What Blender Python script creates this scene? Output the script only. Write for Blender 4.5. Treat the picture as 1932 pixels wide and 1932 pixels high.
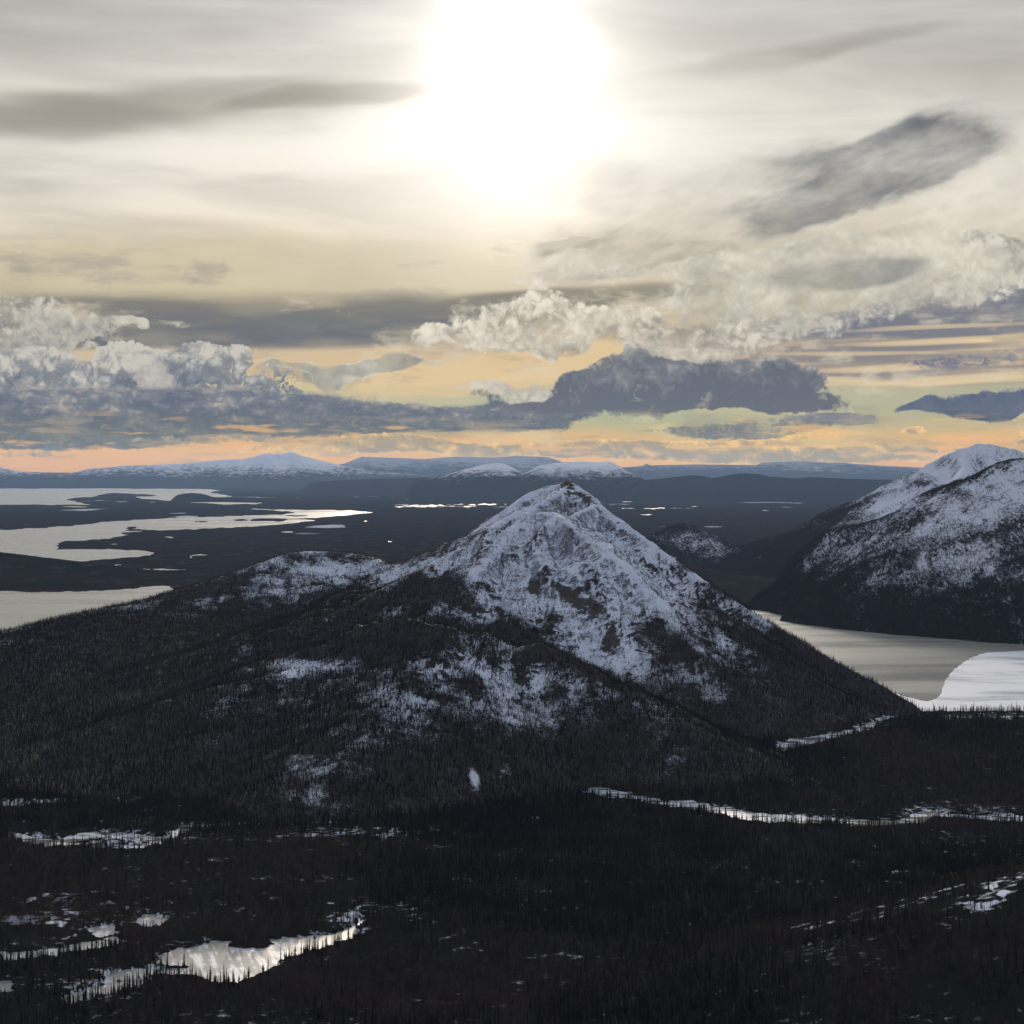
import bpy, math, random
import numpy as np

for _o in list(bpy.data.objects):
    bpy.data.objects.remove(_o)
SC = bpy.context.scene
COL = SC.collection

# ------------------------------------------------------------------ camera
# The photograph is read on a 1932 px grid: focal length 3605 px, horizon on row 893.
FOC, CU, HV, CAM_Z = 3605.0, 966.0, 893.0, 550.0
cam_d = bpy.data.cameras.new('camera')
cam = bpy.data.objects.new('camera', cam_d)
COL.objects.link(cam)
cam.location = (0, 0, CAM_Z)
cam.rotation_euler = (math.radians(90), 0, 0)
cam_d.sensor_width = 36
cam_d.lens = 36 * FOC / 1932
cam_d.shift_y = -(966 - HV) / 1932
cam_d.clip_start = 1
cam_d.clip_end = 500000
SC.camera = cam

SC.view_settings.view_transform = 'Standard'
SC.view_settings.look = 'None'
SC.view_settings.exposure = 0
SC.view_settings.gamma = 1
SC.view_settings.use_curve_mapping = False
SC.render.engine = 'CYCLES'
SC.cycles.use_denoising = True
SC.cycles.max_bounces = 4
SC.cycles.diffuse_bounces = 2
SC.cycles.glossy_bounces = 2
SC.cycles.transmission_bounces = 0
SC.cycles.transparent_max_bounces = 4
SC.cycles.volume_bounces = 1
SC.cycles.caustics_reflective = False
SC.cycles.caustics_refractive = False

SUN_AZ = 0.0                                   # straight ahead of the camera (+Y)
SUN_EL = math.atan((HV - 150) / FOC)           # about 11.6 degrees


def lin(r, g, b):
    f = lambda c: (c / 255 / 12.92) if c / 255 <= 0.04045 else ((c / 255 + 0.055) / 1.055) ** 2.4
    return (f(r), f(g), f(b), 1.0)


# ------------------------------------------------------------------ node expressions
class X:
    """A node socket with arithmetic."""
    nt = None

    def __init__(self, s):
        self.s = s

    def __add__(a, b): return m_('ADD', a, b)
    def __radd__(a, b): return m_('ADD', b, a)
    def __sub__(a, b): return m_('SUBTRACT', a, b)
    def __rsub__(a, b): return m_('SUBTRACT', b, a)
    def __mul__(a, b): return m_('MULTIPLY', a, b)
    def __rmul__(a, b): return m_('MULTIPLY', b, a)
    def __truediv__(a, b): return m_('DIVIDE', a, b)


def put(sock, v):
    if isinstance(v, X):
        X.nt.links.new(v.s, sock)
    else:
        try:
            sock.default_value = v
        except Exception:
            sock.default_value = tuple(v)[:3]


def nn(t, **kw):
    n = X.nt.nodes.new(t)
    for k, v in kw.items():
        setattr(n, k, v)
    return n


def m_(op, a, b=None, c=None, clamp=False):
    n = nn('ShaderNodeMath', operation=op, use_clamp=clamp)
    for i, v in enumerate((a, b, c)):
        if v is not None:
            put(n.inputs[i], v)
    return X(n.outputs[0])


def mx(a, b): return m_('MAXIMUM', a, b)
def mn(a, b): return m_('MINIMUM', a, b)


def smooth(x, a, b, lo=0.0, hi=1.0, kind='SMOOTHSTEP'):
    n = nn('ShaderNodeMapRange', interpolation_type=kind)
    n.clamp = True
    put(n.inputs[0], x)
    for i, v in ((1, a), (2, b), (3, lo), (4, hi)):
        put(n.inputs[i], v)
    return X(n.outputs[0])


def mixc(f, a, b, kind='MIX'):
    n = nn('ShaderNodeMix', data_type='RGBA', blend_type=kind)
    n.clamp_factor = True
    put(n.inputs[0], f); put(n.inputs[6], a); put(n.inputs[7], b)
    return X(n.outputs[2])


def vmath(op, a, b=None, c=None):
    n = nn('ShaderNodeVectorMath', operation=op)
    put(n.inputs[0], a)
    if b is not None:
        put(n.inputs['Scale'] if op == 'SCALE' else n.inputs[1], b)
    if c is not None:
        put(n.inputs[2], c)
    return X(n.outputs['Value' if op in ('LENGTH', 'DOT_PRODUCT', 'DISTANCE') else 'Vector'])


def noise(vec, scale=1.0, detail=4.0, rough=0.5, lac=2.0, dist=0.0, col=False, kind='FBM'):
    n = nn('ShaderNodeTexNoise', noise_dimensions='3D', noise_type=kind)
    put(n.inputs['Vector'], vec)
    n.inputs['Scale'].default_value = scale
    n.inputs['Detail'].default_value = detail
    n.inputs['Roughness'].default_value = rough
    n.inputs['Lacunarity'].default_value = lac
    n.inputs['Distortion'].default_value = dist
    return X(n.outputs['Color' if col else 0])


def voro(vec, scale=1.0, detail=0.0, rough=0.5, smoothness=0.5):
    n = nn('ShaderNodeTexVoronoi', feature='SMOOTH_F1')
    put(n.inputs['Vector'], vec)
    n.inputs['Scale'].default_value = scale
    n.inputs['Detail'].default_value = detail
    n.inputs['Roughness'].default_value = rough
    n.inputs['Smoothness'].default_value = smoothness
    return X(n.outputs['Distance'])


def ramp(x, stops, interp='LINEAR'):
    n = nn('ShaderNodeValToRGB')
    put(n.inputs[0], x)
    r = n.color_ramp
    r.interpolation = interp
    while len(r.elements) > 1:
        r.elements.remove(r.elements[-1])
    r.elements[0].position = stops[0][0]
    r.elements[0].color = stops[0][1]
    for p, c in stops[1:]:
        e = r.elements.new(p)
        e.color = c
    return X(n.outputs[0])


def xyz(v):
    n = nn('ShaderNodeSeparateXYZ')
    put(n.inputs[0], v)
    return [X(o) for o in n.outputs]


def vec(x, y, z):
    n = nn('ShaderNodeCombineXYZ')
    for i, v in enumerate((x, y, z)):
        put(n.inputs[i], v)
    return X(n.outputs[0])


def rgb(v):
    n = nn('ShaderNodeSeparateColor')
    put(n.inputs[0], v)
    return [X(o) for o in n.outputs]


# ------------------------------------------------------------------ sky
# Clouds live in azimuth / elevation, one unit = 100 grid px of the photograph (about 1.6 degrees).
def sky_at(u, v):
    a = math.atan((u - CU) / FOC)
    e = math.atan((HV - v) / FOC * math.cos(a))
    return a * FOC / 100, e * FOC / 100


def blobs(P, lst):
    """Sum of soft ellipses: (u, v, half width, half height, tilt in degrees (ccw), weight)."""
    tot = None
    for (u, v, ru, rv, rot, w) in lst:
        a, e = sky_at(u, v)
        c, s_ = math.cos(math.radians(rot)), math.sin(math.radians(rot))
        ax, ay, bx, by = c * 100 / ru, s_ * 100 / ru, -s_ * 100 / rv, c * 100 / rv
        d1 = vmath('DOT_PRODUCT', P, (ax, ay, -(ax * a + ay * e)))
        d2 = vmath('DOT_PRODUCT', P, (bx, by, -(bx * a + by * e)))
        q = m_('MULTIPLY_ADD', d1, d1, d2 * d2)
        d = smooth(q, 0.0, 1.0, w, 0.0)
        tot = d if tot is None else tot + d
    return tot


world = bpy.data.worlds.new('World')
SC.world = world
world.use_nodes = True
X.nt = world.node_tree
world.node_tree.nodes.clear()
D = X(nn('ShaderNodeTexCoord').outputs['Generated'])
dx, dy, dz = xyz(D)
hyp = m_('SQRT', dx * dx + dy * dy)
AZ = m_('ARCTAN2', dx, dy) * (FOC / 100)
EL = m_('ARCTAN2', dz, hyp) * (FOC / 100)
NV = vmath('SCALE', D, FOC / 100)              # direction in the same units, without a seam
nx, ny, nz = xyz(NV)
STR = vec(nx * 0.16, ny * 0.16, nz)            # long horizontal streaks
STR2 = vec(nx * 0.35 , ny * 0.35, nz)
P = vec(AZ, EL, 1.0)


def warp(base, src, scale, amt, detail=4.0, rough=0.55, ax=1.0, ay=1.0):
    c = noise(src, scale, detail, rough, col=True)
    cx, cy, _ = rgb(c)
    return vmath('ADD', base, vec((cx - 0.5) * (amt * ax), (cy - 0.5) * (amt * ay), 0.0))


P_soft = warp(P, STR2, 0.45, 1.6, 3, 0.5, 1.6, 0.8)
P_cum = warp(warp(P, vec(nx * 0.7, ny * 0.7, nz), 0.9, 1.5, 2, 0.5), vec(nx * 0.8, ny * 0.8, nz), 2.6, 0.36, 6, 0.62)
P_low = warp(P, STR2, 1.6, 0.9, 5, 0.6, 2.2, 0.45)

# clear sky behind the clouds
skyt = nn('ShaderNodeTexSky', sky_type='NISHITA')
skyt.sun_disc = False
skyt.sun_elevation = SUN_EL
skyt.sun_rotation = SUN_AZ
skyt.altitude = 600
skyt.air_density = 1.0
skyt.dust_density = 2.0
clear = mixc(1.0, X(skyt.outputs[0]), (0.012, 0.012, 0.012, 1), 'MULTIPLY')

# high veil: colour by elevation
Ew = EL + (noise(STR, 0.9, 4, 0.55) - 0.5) * 1.0
vst = [(940, (196, 160, 140)), (893, (236, 176, 124)), (868, (250, 192, 124)), (838, (240, 188, 130)), (806, (198, 184, 148)), (780, (176, 184, 150)),
       (745, (186, 184, 146)), (722, (230, 202, 152)), (690, (220, 190, 144)), (640, (208, 188, 154)),
       (560, (204, 190, 156)), (480, (222, 206, 172)), (400, (243, 233, 214)), (300, (246, 239, 227)),
       (180, (222, 216, 205)), (60, (206, 202, 195)), (-120, (186, 184, 180)), (-700, (182, 184, 188)), (-1600, (166, 171, 182))]
e0, e1 = -0.5, 26.0
veil = ramp((Ew - e0) / (e1 - e0), [((((HV - v) / 100) - e0) / (e1 - e0), lin(*c)) for v, c in vst])
# the sky dims and cools away from the sun
sx, sy, sz = 0.0, math.cos(SUN_EL), math.sin(SUN_EL)
cosang = vmath('DOT_PRODUCT', D, (sx, sy, sz))
away = smooth(cosang, 0.965, 0.2)
side = smooth(m_('ABSOLUTE', AZ), 3.0, 11.0)
veil = mixc(away, veil, lin(162, 173, 197))
veil = mixc(side * 0.20 * smooth(EL, 1.0, 7.0), veil, lin(146, 150, 152))
veil = mixc(smooth(EL, 0.0, -1.0), veil, lin(70, 78, 92))
# lanes in the veil
lanes = noise(STR, 0.85, 5, 0.55, dist=0.4)
col = mixc(smooth(lanes, 0.42, 0.66) * 0.35 * smooth(EL, 1.5, 5.0), veil, lin(160, 156, 146))
col = mixc(smooth(lanes, 0.50, 0.30) * 0.30 * smooth(EL, 2.5, 5.0), col, lin(252, 240, 222))

col0 = col
# right-hand lenticular stripes between rows 560 and 735
st = noise(vec(nx * 0.07, ny * 0.07, (nz - AZ * 0.035) * 1.0), 2.6, 3, 0.45)
stripes = smooth(st, 0.40, 0.58)
zone = blobs(P_soft, [(1800, 650, 560, 110, 2, 1.6)])
col = mixc(mn(zone, 1.0) * 0.85, col, mixc(stripes, lin(242, 212, 160), lin(142, 132, 126)))
col = mixc(smooth(blobs(P_low, [(1800, 600, 460, 46, 2, 1.2), (1880, 562, 280, 30, 2, 1.0)]), 0.2, 0.9) * 0.88, col, lin(112, 116, 130))
P_ten = vec(AZ, EL + (noise(STR, 0.8, 2, 0.5) - 0.5) * 0.5, 1.0)
lens_d = blobs(P_ten, [(1720, 592, 330, 20, 2, .9), (1760, 622, 320, 12, 2, .9), (1700, 650, 300, 10, 1, .8), (1660, 674, 280, 9, 0, .7), (1850, 660, 160, 9, 3, .6), (1640, 700, 200, 6, 0, .5)])
lens_l = blobs(P_ten, [(1800, 608, 240, 6, 2, .7), (1790, 636, 240, 8, 2, .9), (1620, 662, 200, 6, 0, .6), (1740, 690, 280, 9, 1, .9), (1780, 716, 320, 10, 1, 1.0), (1560, 712, 120, 7, 0, .8)])
col = mixc(mn(lens_d, 1.0) * 0.75, col, lin(118, 118, 126))
col = mixc(mn(lens_l, 1.0) * 0.75, col, lin(240, 212, 164))
# greenish clear gap on the right and orange lower air
gap = smooth(blobs(P_low, [(1600, 765, 420, 46, 0, 1.4), (760, 748, 240, 16, -2, 1.0)]), 0.2, 0.8)
col = mixc(gap * 0.7, col, mixc(0.30, lin(178, 182, 154), clear))
col = mixc(smooth(blobs(P_low, [(900, 712, 420, 44, 3, 1.3), (1080, 655, 260, 34, 4, 1.0)]), 0.2, 0.9) * 0.7, col, lin(232, 200, 146))

# thick high cloud bands, soft
band = blobs(P_soft, [(330, 205, 520, 62, 5, 0.9), (40, 232, 420, 90, 3, 0.55), (650, 182, 240, 26, 8, 0.6), (0, 355, 200, 34, 0, 0.6),
                      (60, 40, 520, 110, -4, 0.5), (1480, 98, 380, 30, 6, 0.7), (1850, 100, 420, 80, 2, 0.5),
                      (260, 480, 260, 40, -5, 0.35), (380, 322, 90, 14, 0, 0.35), (540, 325, 80, 14, 0, 0.35), (300, 410, 500, 16, 1, 0.3)])
bandn = noise(STR, 1.6, 4, 0.55)
col = mixc(smooth(band + (bandn - 0.5) * 0.9 * mn(band * 2.0, 1.0), 0.0, 1.6) * 0.78, col, lin(128, 122, 110))

# grey stratus deck (rows 540-660) with a sharp lower edge
dk = noise(STR, 1.5, 5, 0.55, dist=0.5)
edge_lo = smooth(EL + (dk - 0.5) * 0.25 - AZ * 0.018, 2.33, 2.50)
deck = blobs(P_soft, [(420, 610, 600, 90, 0, 0.9), (120, 610, 330, 100, 0, 0.7), (820, 600, 420, 60, 3, 0.8), (1130, 560, 330, 34, 3, 0.9),
                      (700, 555, 120, 26, 0, 0.35), (1200, 632, 240, 22, 0, 0.5), (300, 650, 500, 60, 0, 0.8)])
deck = smooth(deck + (dk - 0.5) * 0.7 * mn(deck * 2.0, 1.0), 0.02, 1.15) * mx(edge_lo, smooth(AZ, 1.0, 3.0))
deckc = mixc(smooth(EL, 3.6, 2.6), lin(140, 133, 116), lin(101, 104, 109))
deckc = mixc(smooth(noise(STR, 2.2, 3, 0.5), 0.46, 0.70) * 0.6, deckc, lin(168, 158, 136))
col = mixc(deck * 0.96, col, deckc)

# the sun behind the veil
su, sv = sky_at(965, 130)
ds = vmath('LENGTH', vmath('MULTIPLY', vmath('SUBTRACT', P, (su, sv, 0)), (1.0, 0.80, 0)))
dsn = mx(ds + (noise(STR2, 0.5, 3, 0.5) - 0.5) * 0.9 + (noise(STR, 1.3, 4, 0.55) - 0.5) * 0.9, 0.0)
core = m_('EXPONENT', dsn * dsn * -0.17) * 0.55 + m_('EXPONENT', dsn * dsn * -1.8) * 24.0
halo = m_('EXPONENT', dsn * -0.40) * 0.30
glow = (core + halo) * mx(1.0 - deck, 0.10) * smooth(EL, 1.2, 4.6)
gl = nn('ShaderNodeCombineColor')
for _i, _k in enumerate((1.0, 0.93, 0.84)):
    put(gl.inputs[_i], glow * _k)
col = mixc(1.0, col, X(gl.outputs[0]), 'ADD')
col_base = mixc(1.0, col0, X(gl.outputs[0]), 'ADD')


# cumulus: soft ellipses broken up by billows; thin edges let the sun through, thick cores are slate
def billow(scale, sq=1.0, det=5):
    w = noise(vec(nx, ny, nz * sq), scale * 1.5, 1, 0.5, col=True)
    r_, g_, b_ = rgb(w)
    n1 = noise(vec(nx + r_ * 0.35, ny, nz * sq + b_ * 0.35), scale, det, 0.60)
    n2 = noise(vec(nx + r_ * 0.35, ny, nz * sq + b_ * 0.35 + 0.13 * sq), scale, det, 0.60)
    # rounded heads: folded noise
    f = m_('ABSOLUTE', noise(vec(nx + g_ * 0.5, ny, nz * sq + r_ * 0.3), scale * 2.1, 3.0, 0.6) - 0.5)
    nb = (n1 - 0.5) + (f - 0.075) * 2.2
    rel = n1 - n2
    return nb, rel, (0.085 - f)


BA, BB, BC, BL = billow(0.6), billow(0.85), billow(1.2), billow(1.5, 1.6)


TONE = noise(vec(nx * 0.8, ny, nz), 0.9, 3, 0.55)
# torn wisps drifting through the lower half of the sky
wv_ = vec(nx * 0.42 + TONE * 0.6, ny * 0.42, nz)
wisp = noise(wv_, 1.9, 6, 0.62)
wisp2 = noise(vec(nx * 0.3 + TONE * 0.5, ny * 0.3, nz + 7.3), 1.3, 5, 0.6)
wz = smooth(EL, 4.8, 3.6) * smooth(EL, 0.2, 0.7)
col = mixc(smooth(wisp2, 0.50, 0.68) * wz * 0.55, col, lin(140, 136, 132))
col = mixc(smooth(wisp, 0.52, 0.70) * wz * 0.60, col, lin(226, 212, 184))


def cumulus(col, P_, lst, bl, amp, th, soft, lit, mid, core_c, kt=0.5, kr=4.0, t0=0.0, opac=1.0, cap=1.0, kf=1.7, grad=None):
    nb, rel, rel2 = bl
    S = mn(blobs(P_, lst), cap)
    T = S + nb * mn(S * 2.5, 1.0) * amp - th
    dens = smooth(T, -0.03, soft * 1.25)
    dens = dens * (0.55 + dens * 0.45)
    if grad:          # lit crest above, shaded base below
        t0 = smooth(EL + nb * 0.9, (HV - grad[0]) / 100, (HV - grad[1]) / 100, t0 - grad[2], t0 + grad[2], kind='LINEAR')
    tone = m_('ADD', (S - th) * kt + rel2 * (kf * 0.72) - rel * (kr * 0.72) + (TONE - 0.5) * 1.5, t0, clamp=True)
    c = mixc(smooth(tone, 0.0, 0.5, kind='LINEAR'), lit, mid)
    c = mixc(smooth(tone, 0.5, 1.0, kind='LINEAR'), c, core_c)
    return mixc(dens * opac, col, c)


# dark smeared cloud, upper right: dragged along a slope of about 17 degrees
su_, cu_ = math.sin(math.radians(17)), math.cos(math.radians(17))
SM = vec((nx * cu_ + nz * su_) * 0.45, ny * 0.45, (nz * cu_ - nx * su_) * 1.1)
smn = noise(SM, 1.1, 5, 0.6)
r1, g1, _b = rgb(noise(SM, 0.8, 4, 0.6, col=True))
P_sm = vmath('ADD', P, vec((r1 - 0.5) * 2.2, (g1 - 0.5) * 1.3, 0.0))
BS = (smn - 0.5, (smn - noise(vmath('ADD', SM, (0.0, 0.0, 0.16)), 1.1, 5, 0.6)), (0.5 - smn) * 0.3)
# torn grey-cream veil round it
col = cumulus(col, P_sm, [(1250, 430, 383, 104, 14, 0.7), (1480, 420, 383, 139, 12, 0.8), (1800, 400, 383, 197, 10, 0.9), (1130, 470, 174, 46, 0, 0.5), (1700, 270, 487, 139, 10, 0.45),
    (1300, 320, 302, 81, 16, 0.35), (1150, 350, 116, 70, 50, 0.4)],
    BS, 2.2, 0.22, 1.1, lin(232, 226, 212), lin(196, 190, 176), lin(140, 140, 138), kt=0.6, kr=3.0, t0=-0.05, opac=0.9)
col = cumulus(col, P_sm, [(1210, 470, 232, 46, 0, 0.9), (1080, 470, 104, 14, 0, 0.8), (1330, 480, 139, 30, 0, 0.7)], BS, 2.0, 0.3, 0.8,
    lin(206, 196, 176), lin(168, 162, 146), lin(140, 138, 130), opac=0.8)
col = cumulus(col, P_sm, [(1600, 330, 313, 81, 20, 1.0), (1740, 268, 220, 90, 14, 1.0), (1470, 290, 151, 46, 8, 0.8),
    (1520, 395, 220, 58, 14, 0.95), (1680, 330, 232, 70, 20, 0.7)],
    BS, 2.4, 0.02, 1.6, lin(200, 196, 184), lin(136, 138, 138), lin(94, 99, 105), kt=0.9, kr=0.6, t0=0.04, cap=1.3)
# slate cloud at the right edge
col = cumulus(col, P_cum, [(1890, 480, 174, 39, -28, 0.9), (1950, 540, 128, 81, 0, 1.0)], BB, 1.2, 0.34, 0.6,
              lin(160, 160, 160), lin(122, 126, 136), lin(96, 103, 120), kt=0.8, t0=0.2)
# bright cumulus bank
col = cumulus(col, P_sm, [(1370, 535, 174, 81, 6, 1.0), (1530, 555, 255, 102, 6, 1.1), (1730, 510, 255, 86, 6, 1.1), (1860, 520, 139, 58, 10, 0.8), (1440, 600, 197, 39, 2, 0.9),
    (1100, 505, 197, 30, 0, 0.8), (1600, 470, 278, 58, 6, 0.7)],
    BC, 1.5, 0.24, 0.65, lin(230, 222, 204), lin(194, 188, 173), lin(140, 138, 132), kt=0.3, kr=2.2, t0=0.14, opac=0.9)
col = cumulus(col, P_soft, [(1545, 512, 197, 46, 3, 1.0), (1640, 500, 139, 39, 6, 0.6)], BS, 1.2, 0.15, 1.1, lin(180, 176, 166), lin(134, 134, 130), lin(112, 114, 116), t0=0.3, opac=0.85)
col = cumulus(col, P_cum, [(940, 612, 128, 58, 0, 1.0), (1110, 602, 174, 56, 4, 1.0), (1230, 622, 139, 51, -12, 0.9), (840, 628, 116, 21, 4, 1.0),
    (1340, 645, 139, 51, -6, 0.9), (795, 648, 53, 16, 0, 0.8), (1290, 665, 209, 39, 0, 0.9), (1020, 606, 104, 51, 0, 0.7)],
    BC, 1.6, 0.30, 0.55, lin(238, 228, 208), lin(206, 196, 176), lin(140, 135, 125), kt=0.25, kr=3.0, t0=0.26, grad=(570, 668, 0.22))
col_top = col
# left: bright heap above, then the long slate bank
col = cumulus(col, P_cum, [(30, 588, 162, 58, -15, 1.1), (178, 606, 93, 35, 0, 0.95), (312, 612, 46, 16, -12, 0.8), (10, 642, 81, 28, 0, 0.9),
    (245, 612, 39, 16, 0, 0.5), (60, 650, 232, 39, 0, 0.6)],
    BC, 1.5, 0.34, 0.5, lin(212, 204, 188), lin(184, 178, 165), lin(138, 139, 137), kt=0.3, kr=3.2, t0=0.18, grad=(560, 660, 0.25))
col = cumulus(col, P_cum, [(630, 706, 174, 35, 12, 0.95), (722, 684, 97, 32, 0, 1.0), (800, 700, 93, 23, 0, 0.65), (540, 726, 151, 35, 0, 0.9)],
    BA, 1.4, 0.28, 0.75, lin(224, 214, 192), lin(176, 171, 156), lin(120, 119, 115), kt=0.9, kr=2.5, t0=0.0)
# long slate bank: a heaped crest over a flat dark base
col = cumulus(col, P_cum, [(80, 702, 244, 58, 0, 1.1), (290, 697, 209, 49, 0, 1.1), (440, 688, 84, 44, 0, 1.1), (385, 682, 58, 35, 0, 0.8), (300, 750, 418, 58, 0, 1.0), (30, 668, 116, 28, 0, 0.8)],
    BC, 2.0, 0.40, 0.16, lin(204, 198, 184), lin(140, 142, 143), lin(98, 104, 114), kt=0.15, kr=3.2, t0=0.36, kf=2.8, grad=(668, 752, 0.34))
col = cumulus(col, P_cum, [(283, 706, 49, 37, 0, 1.2), (306, 724, 58, 16, 0, 0.7)], BC, 0.5, 0.36, 0.45,
              lin(204, 198, 184), lin(184, 178, 167), lin(150, 148, 143), kt=0.2, kr=2.5, kf=3.0, t0=0.1, opac=0.8)
col = cumulus(col, P_low, [(60, 785, 380, 74, 0, 1.3), (400, 776, 380, 62, 0, 1.3), (700, 784, 320, 44, -2, 1.2), (920, 790, 230, 32, 0, 1.2),
    (1030, 772, 170, 40, 6, 1.0), (40, 822, 300, 32, 0, 1.1), (260, 830, 160, 18, 0, 0.9), (600, 818, 230, 14, 0, 0.5)],
    BL, 1.1, 0.20, 0.55, lin(180, 171, 156), lin(122, 123, 129), lin(90, 96, 109), kt=0.45, kr=2.4, t0=0.32, grad=(735, 800, 0.25))
# centre-right slate cloud with a lit crest, right slate cloud and scraps
col = cumulus(col, P_cum, [(1290, 662, 220, 35, 0, 1.0), (1090, 704, 51, 44, 0, 0.9), (1000, 738, 104, 32, 20, 0.9), (930, 752, 116, 23, 0, 0.8)],
    BC, 1.4, 0.34, 0.55, lin(218, 208, 188), lin(184, 176, 160), lin(140, 138, 134), kt=0.3, kr=3.5)
cl_lo = smooth(EL + (dk - 0.5) * 0.3, 0.98, 1.18)
before = col
after = cumulus(col, P_cum, [(1200, 722, 220, 72, 0, 1.1), (1360, 722, 197, 65, 0, 1.1), (1100, 730, 93, 65, 0, 0.9), (1480, 745, 139, 46, -6, 1.0), (1020, 778, 174, 28, 0, 0.9), (1300, 740, 348, 58, 0, 0.8)],
    BC, 1.2, 0.42, 0.30, lin(176, 172, 162), lin(122, 123, 126), lin(97, 99, 106), kt=0.7, kr=1.6, t0=0.42, kf=1.8, grad=(668, 740, 0.32))
col = mixc(cl_lo, before, after)
col = cumulus(col, P_cum, [(1850, 762, 186, 35, 4, 1.2), (1930, 745, 151, 51, 8, 1.2), (1780, 768, 116, 19, 0, 0.9)], BC, 1.0, 0.40, 0.35,
              lin(134, 134, 142), lin(100, 106, 124), lin(74, 82, 104), kt=1.0, kr=2.0, t0=0.1)
col = cumulus(col, P_low, [(1450, 802, 267, 26, 2, 0.95), (1380, 810, 197, 16, 0, 0.8), (1590, 792, 81, 13, 0, 0.8), (1840, 672, 162, 23, 3, 0.75),
    (1850, 690, 186, 21, 0, 0.6), (1690, 742, 70, 9, 12, 0.5), (1040, 812, 209, 9, 0, 0.5), (420, 828, 255, 13, 0, 0.8), (60, 858, 186, 9, 0, 0.6)],
    BL, 1.5, 0.34, 0.5, lin(172, 162, 150), lin(130, 130, 136), lin(100, 104, 118), kt=0.8, kr=2.5, t0=0.1)
# low warm clouds along the horizon
col = cumulus(col, P_low, [(720, 838, 210, 22, -2, 1.1), (860, 846, 160, 18, -4, 1.0), (1100, 846, 200, 20, 2, 1.1), (1300, 856, 320, 14, 0, 1.0),
    (1600, 846, 300, 16, 0, 0.9), (1500, 866, 460, 10, 0, 0.9), (1735, 812, 36, 9, 0, 1.0), (560, 850, 160, 16, 0, 0.8), (1940, 830, 80, 22, 25, 1.2), (1400, 830, 260, 10, 3, 0.7)],
    BL, 1.7, 0.34, 0.20, lin(250, 208, 146), lin(204, 178, 144), lin(166, 152, 138), kt=1.1, kr=7.0, t0=0.0)
lowst = noise(vec(nx * 0.35, ny * 0.35, nz * 2.2), 2.2, 5, 0.55)
col = mixc(smooth(lowst, 0.52, 0.66) * smooth(EL, 1.25, 0.8) * 0.55, col, lin(176, 160, 146))
col = mixc(smooth(lowst, 0.44, 0.34) * smooth(EL, 1.25, 0.8) * 0.55, col, lin(252, 196, 120))


# the long air path along the horizon takes out some of the warm light again
col = mixc(smooth(EL, 1.5, 0.4), col, mixc(1.0, col, (1.10, 0.98, 0.52, 1), 'MULTIPLY'))


def background(c):
    n = nn('ShaderNodeBackground')
    put(n.inputs['Color'], c)
    n.inputs['Strength'].default_value = 1.0
    return X(n.outputs[0])


def mixsh(f, a, b):
    n = nn('ShaderNodeMixShader')
    put(n.inputs[0], f); put(n.inputs[1], a); put(n.inputs[2], b)
    return X(n.outputs[0])


# cloud banks stand only in the part of the sky where the photograph has them
low_zone = smooth(EL, 3.75, 3.74, kind='LINEAR')
sky_detail = mixsh(low_zone, background(col_top), background(col))
near = smooth(m_('ABSOLUTE', AZ), 17.0, 14.0) * smooth(EL, 13.5, 11.5) * smooth(EL, -0.6, -0.5, kind='LINEAR')
wo = nn('ShaderNodeOutputWorld')
world.node_tree.links.new(mixsh(near, background(col_base), sky_detail).s, wo.inputs['Surface'])
world.cycles.sampling_method = 'MANUAL'
world.cycles.sample_map_resolution = 512

# ------------------------------------------------------------------ sun, veiled by cloud
sun_d = bpy.data.lights.new('sun', 'SUN')
sun_d.energy = 2.5
sun_d.angle = math.radians(6)
sun_d.color = (1.0, 0.86, 0.70)
sun = bpy.data.objects.new('sun', sun_d)
COL.objects.link(sun)
sun.location = (0, 9000, 2400)
sun.rotation_euler = (math.radians(90) - SUN_EL, 0, math.radians(180))


# ------------------------------------------------------------------ numpy helpers
rng = np.random.default_rng(7)


def _hash(ix, iy, seed):
    h = (ix.astype(np.int64) * 374761393 + iy.astype(np.int64) * 668265263 + seed * 2147483647 * 31) & 0xFFFFFFFF
    h = ((h ^ (h >> 13)) * 1274126177) & 0xFFFFFFFF
    h = h ^ (h >> 16)
    return (h & 0xFFFF) / 65535.0


def vnoise(x, y, seed=0):
    """Smooth lattice noise, -1..1."""
    fx, fy = np.floor(x), np.floor(y)
    ix, iy = fx.astype(np.int64), fy.astype(np.int64)
    tx, ty = x - fx, y - fy
    tx = tx * tx * tx * (tx * (tx * 6 - 15) + 10)
    ty = ty * ty * ty * (ty * (ty * 6 - 15) + 10)
    a = _hash(ix, iy, seed); b = _hash(ix + 1, iy, seed)
    c = _hash(ix, iy + 1, seed); d = _hash(ix + 1, iy + 1, seed)
    return ((a + (b - a) * tx) * (1 - ty) + (c + (d - c) * tx) * ty) * 2 - 1


def fbm(x, y, oct=4, seed=0, gain=0.5, ridged=False):
    s, amp, tot = 0.0, 1.0, 0.0
    for i in range(oct):
        n = vnoise(x * (2.03 ** i) + i * 17.3, y * (2.03 ** i) - i * 9.1, seed + i)
        if ridged:
            n = 1 - 2 * np.abs(n)
        s = s + n * amp
        tot += amp
        amp *= gain
    return s / tot


def sstep(x, a, b):
    t = np.clip((x - a) / (b - a), 0, 1)
    return t * t * (3 - 2 * t)


def W(u, v, d):
    return ((u - CU) / FOC * d, d, CAM_Z - (v - HV) / FOC * d)


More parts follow.
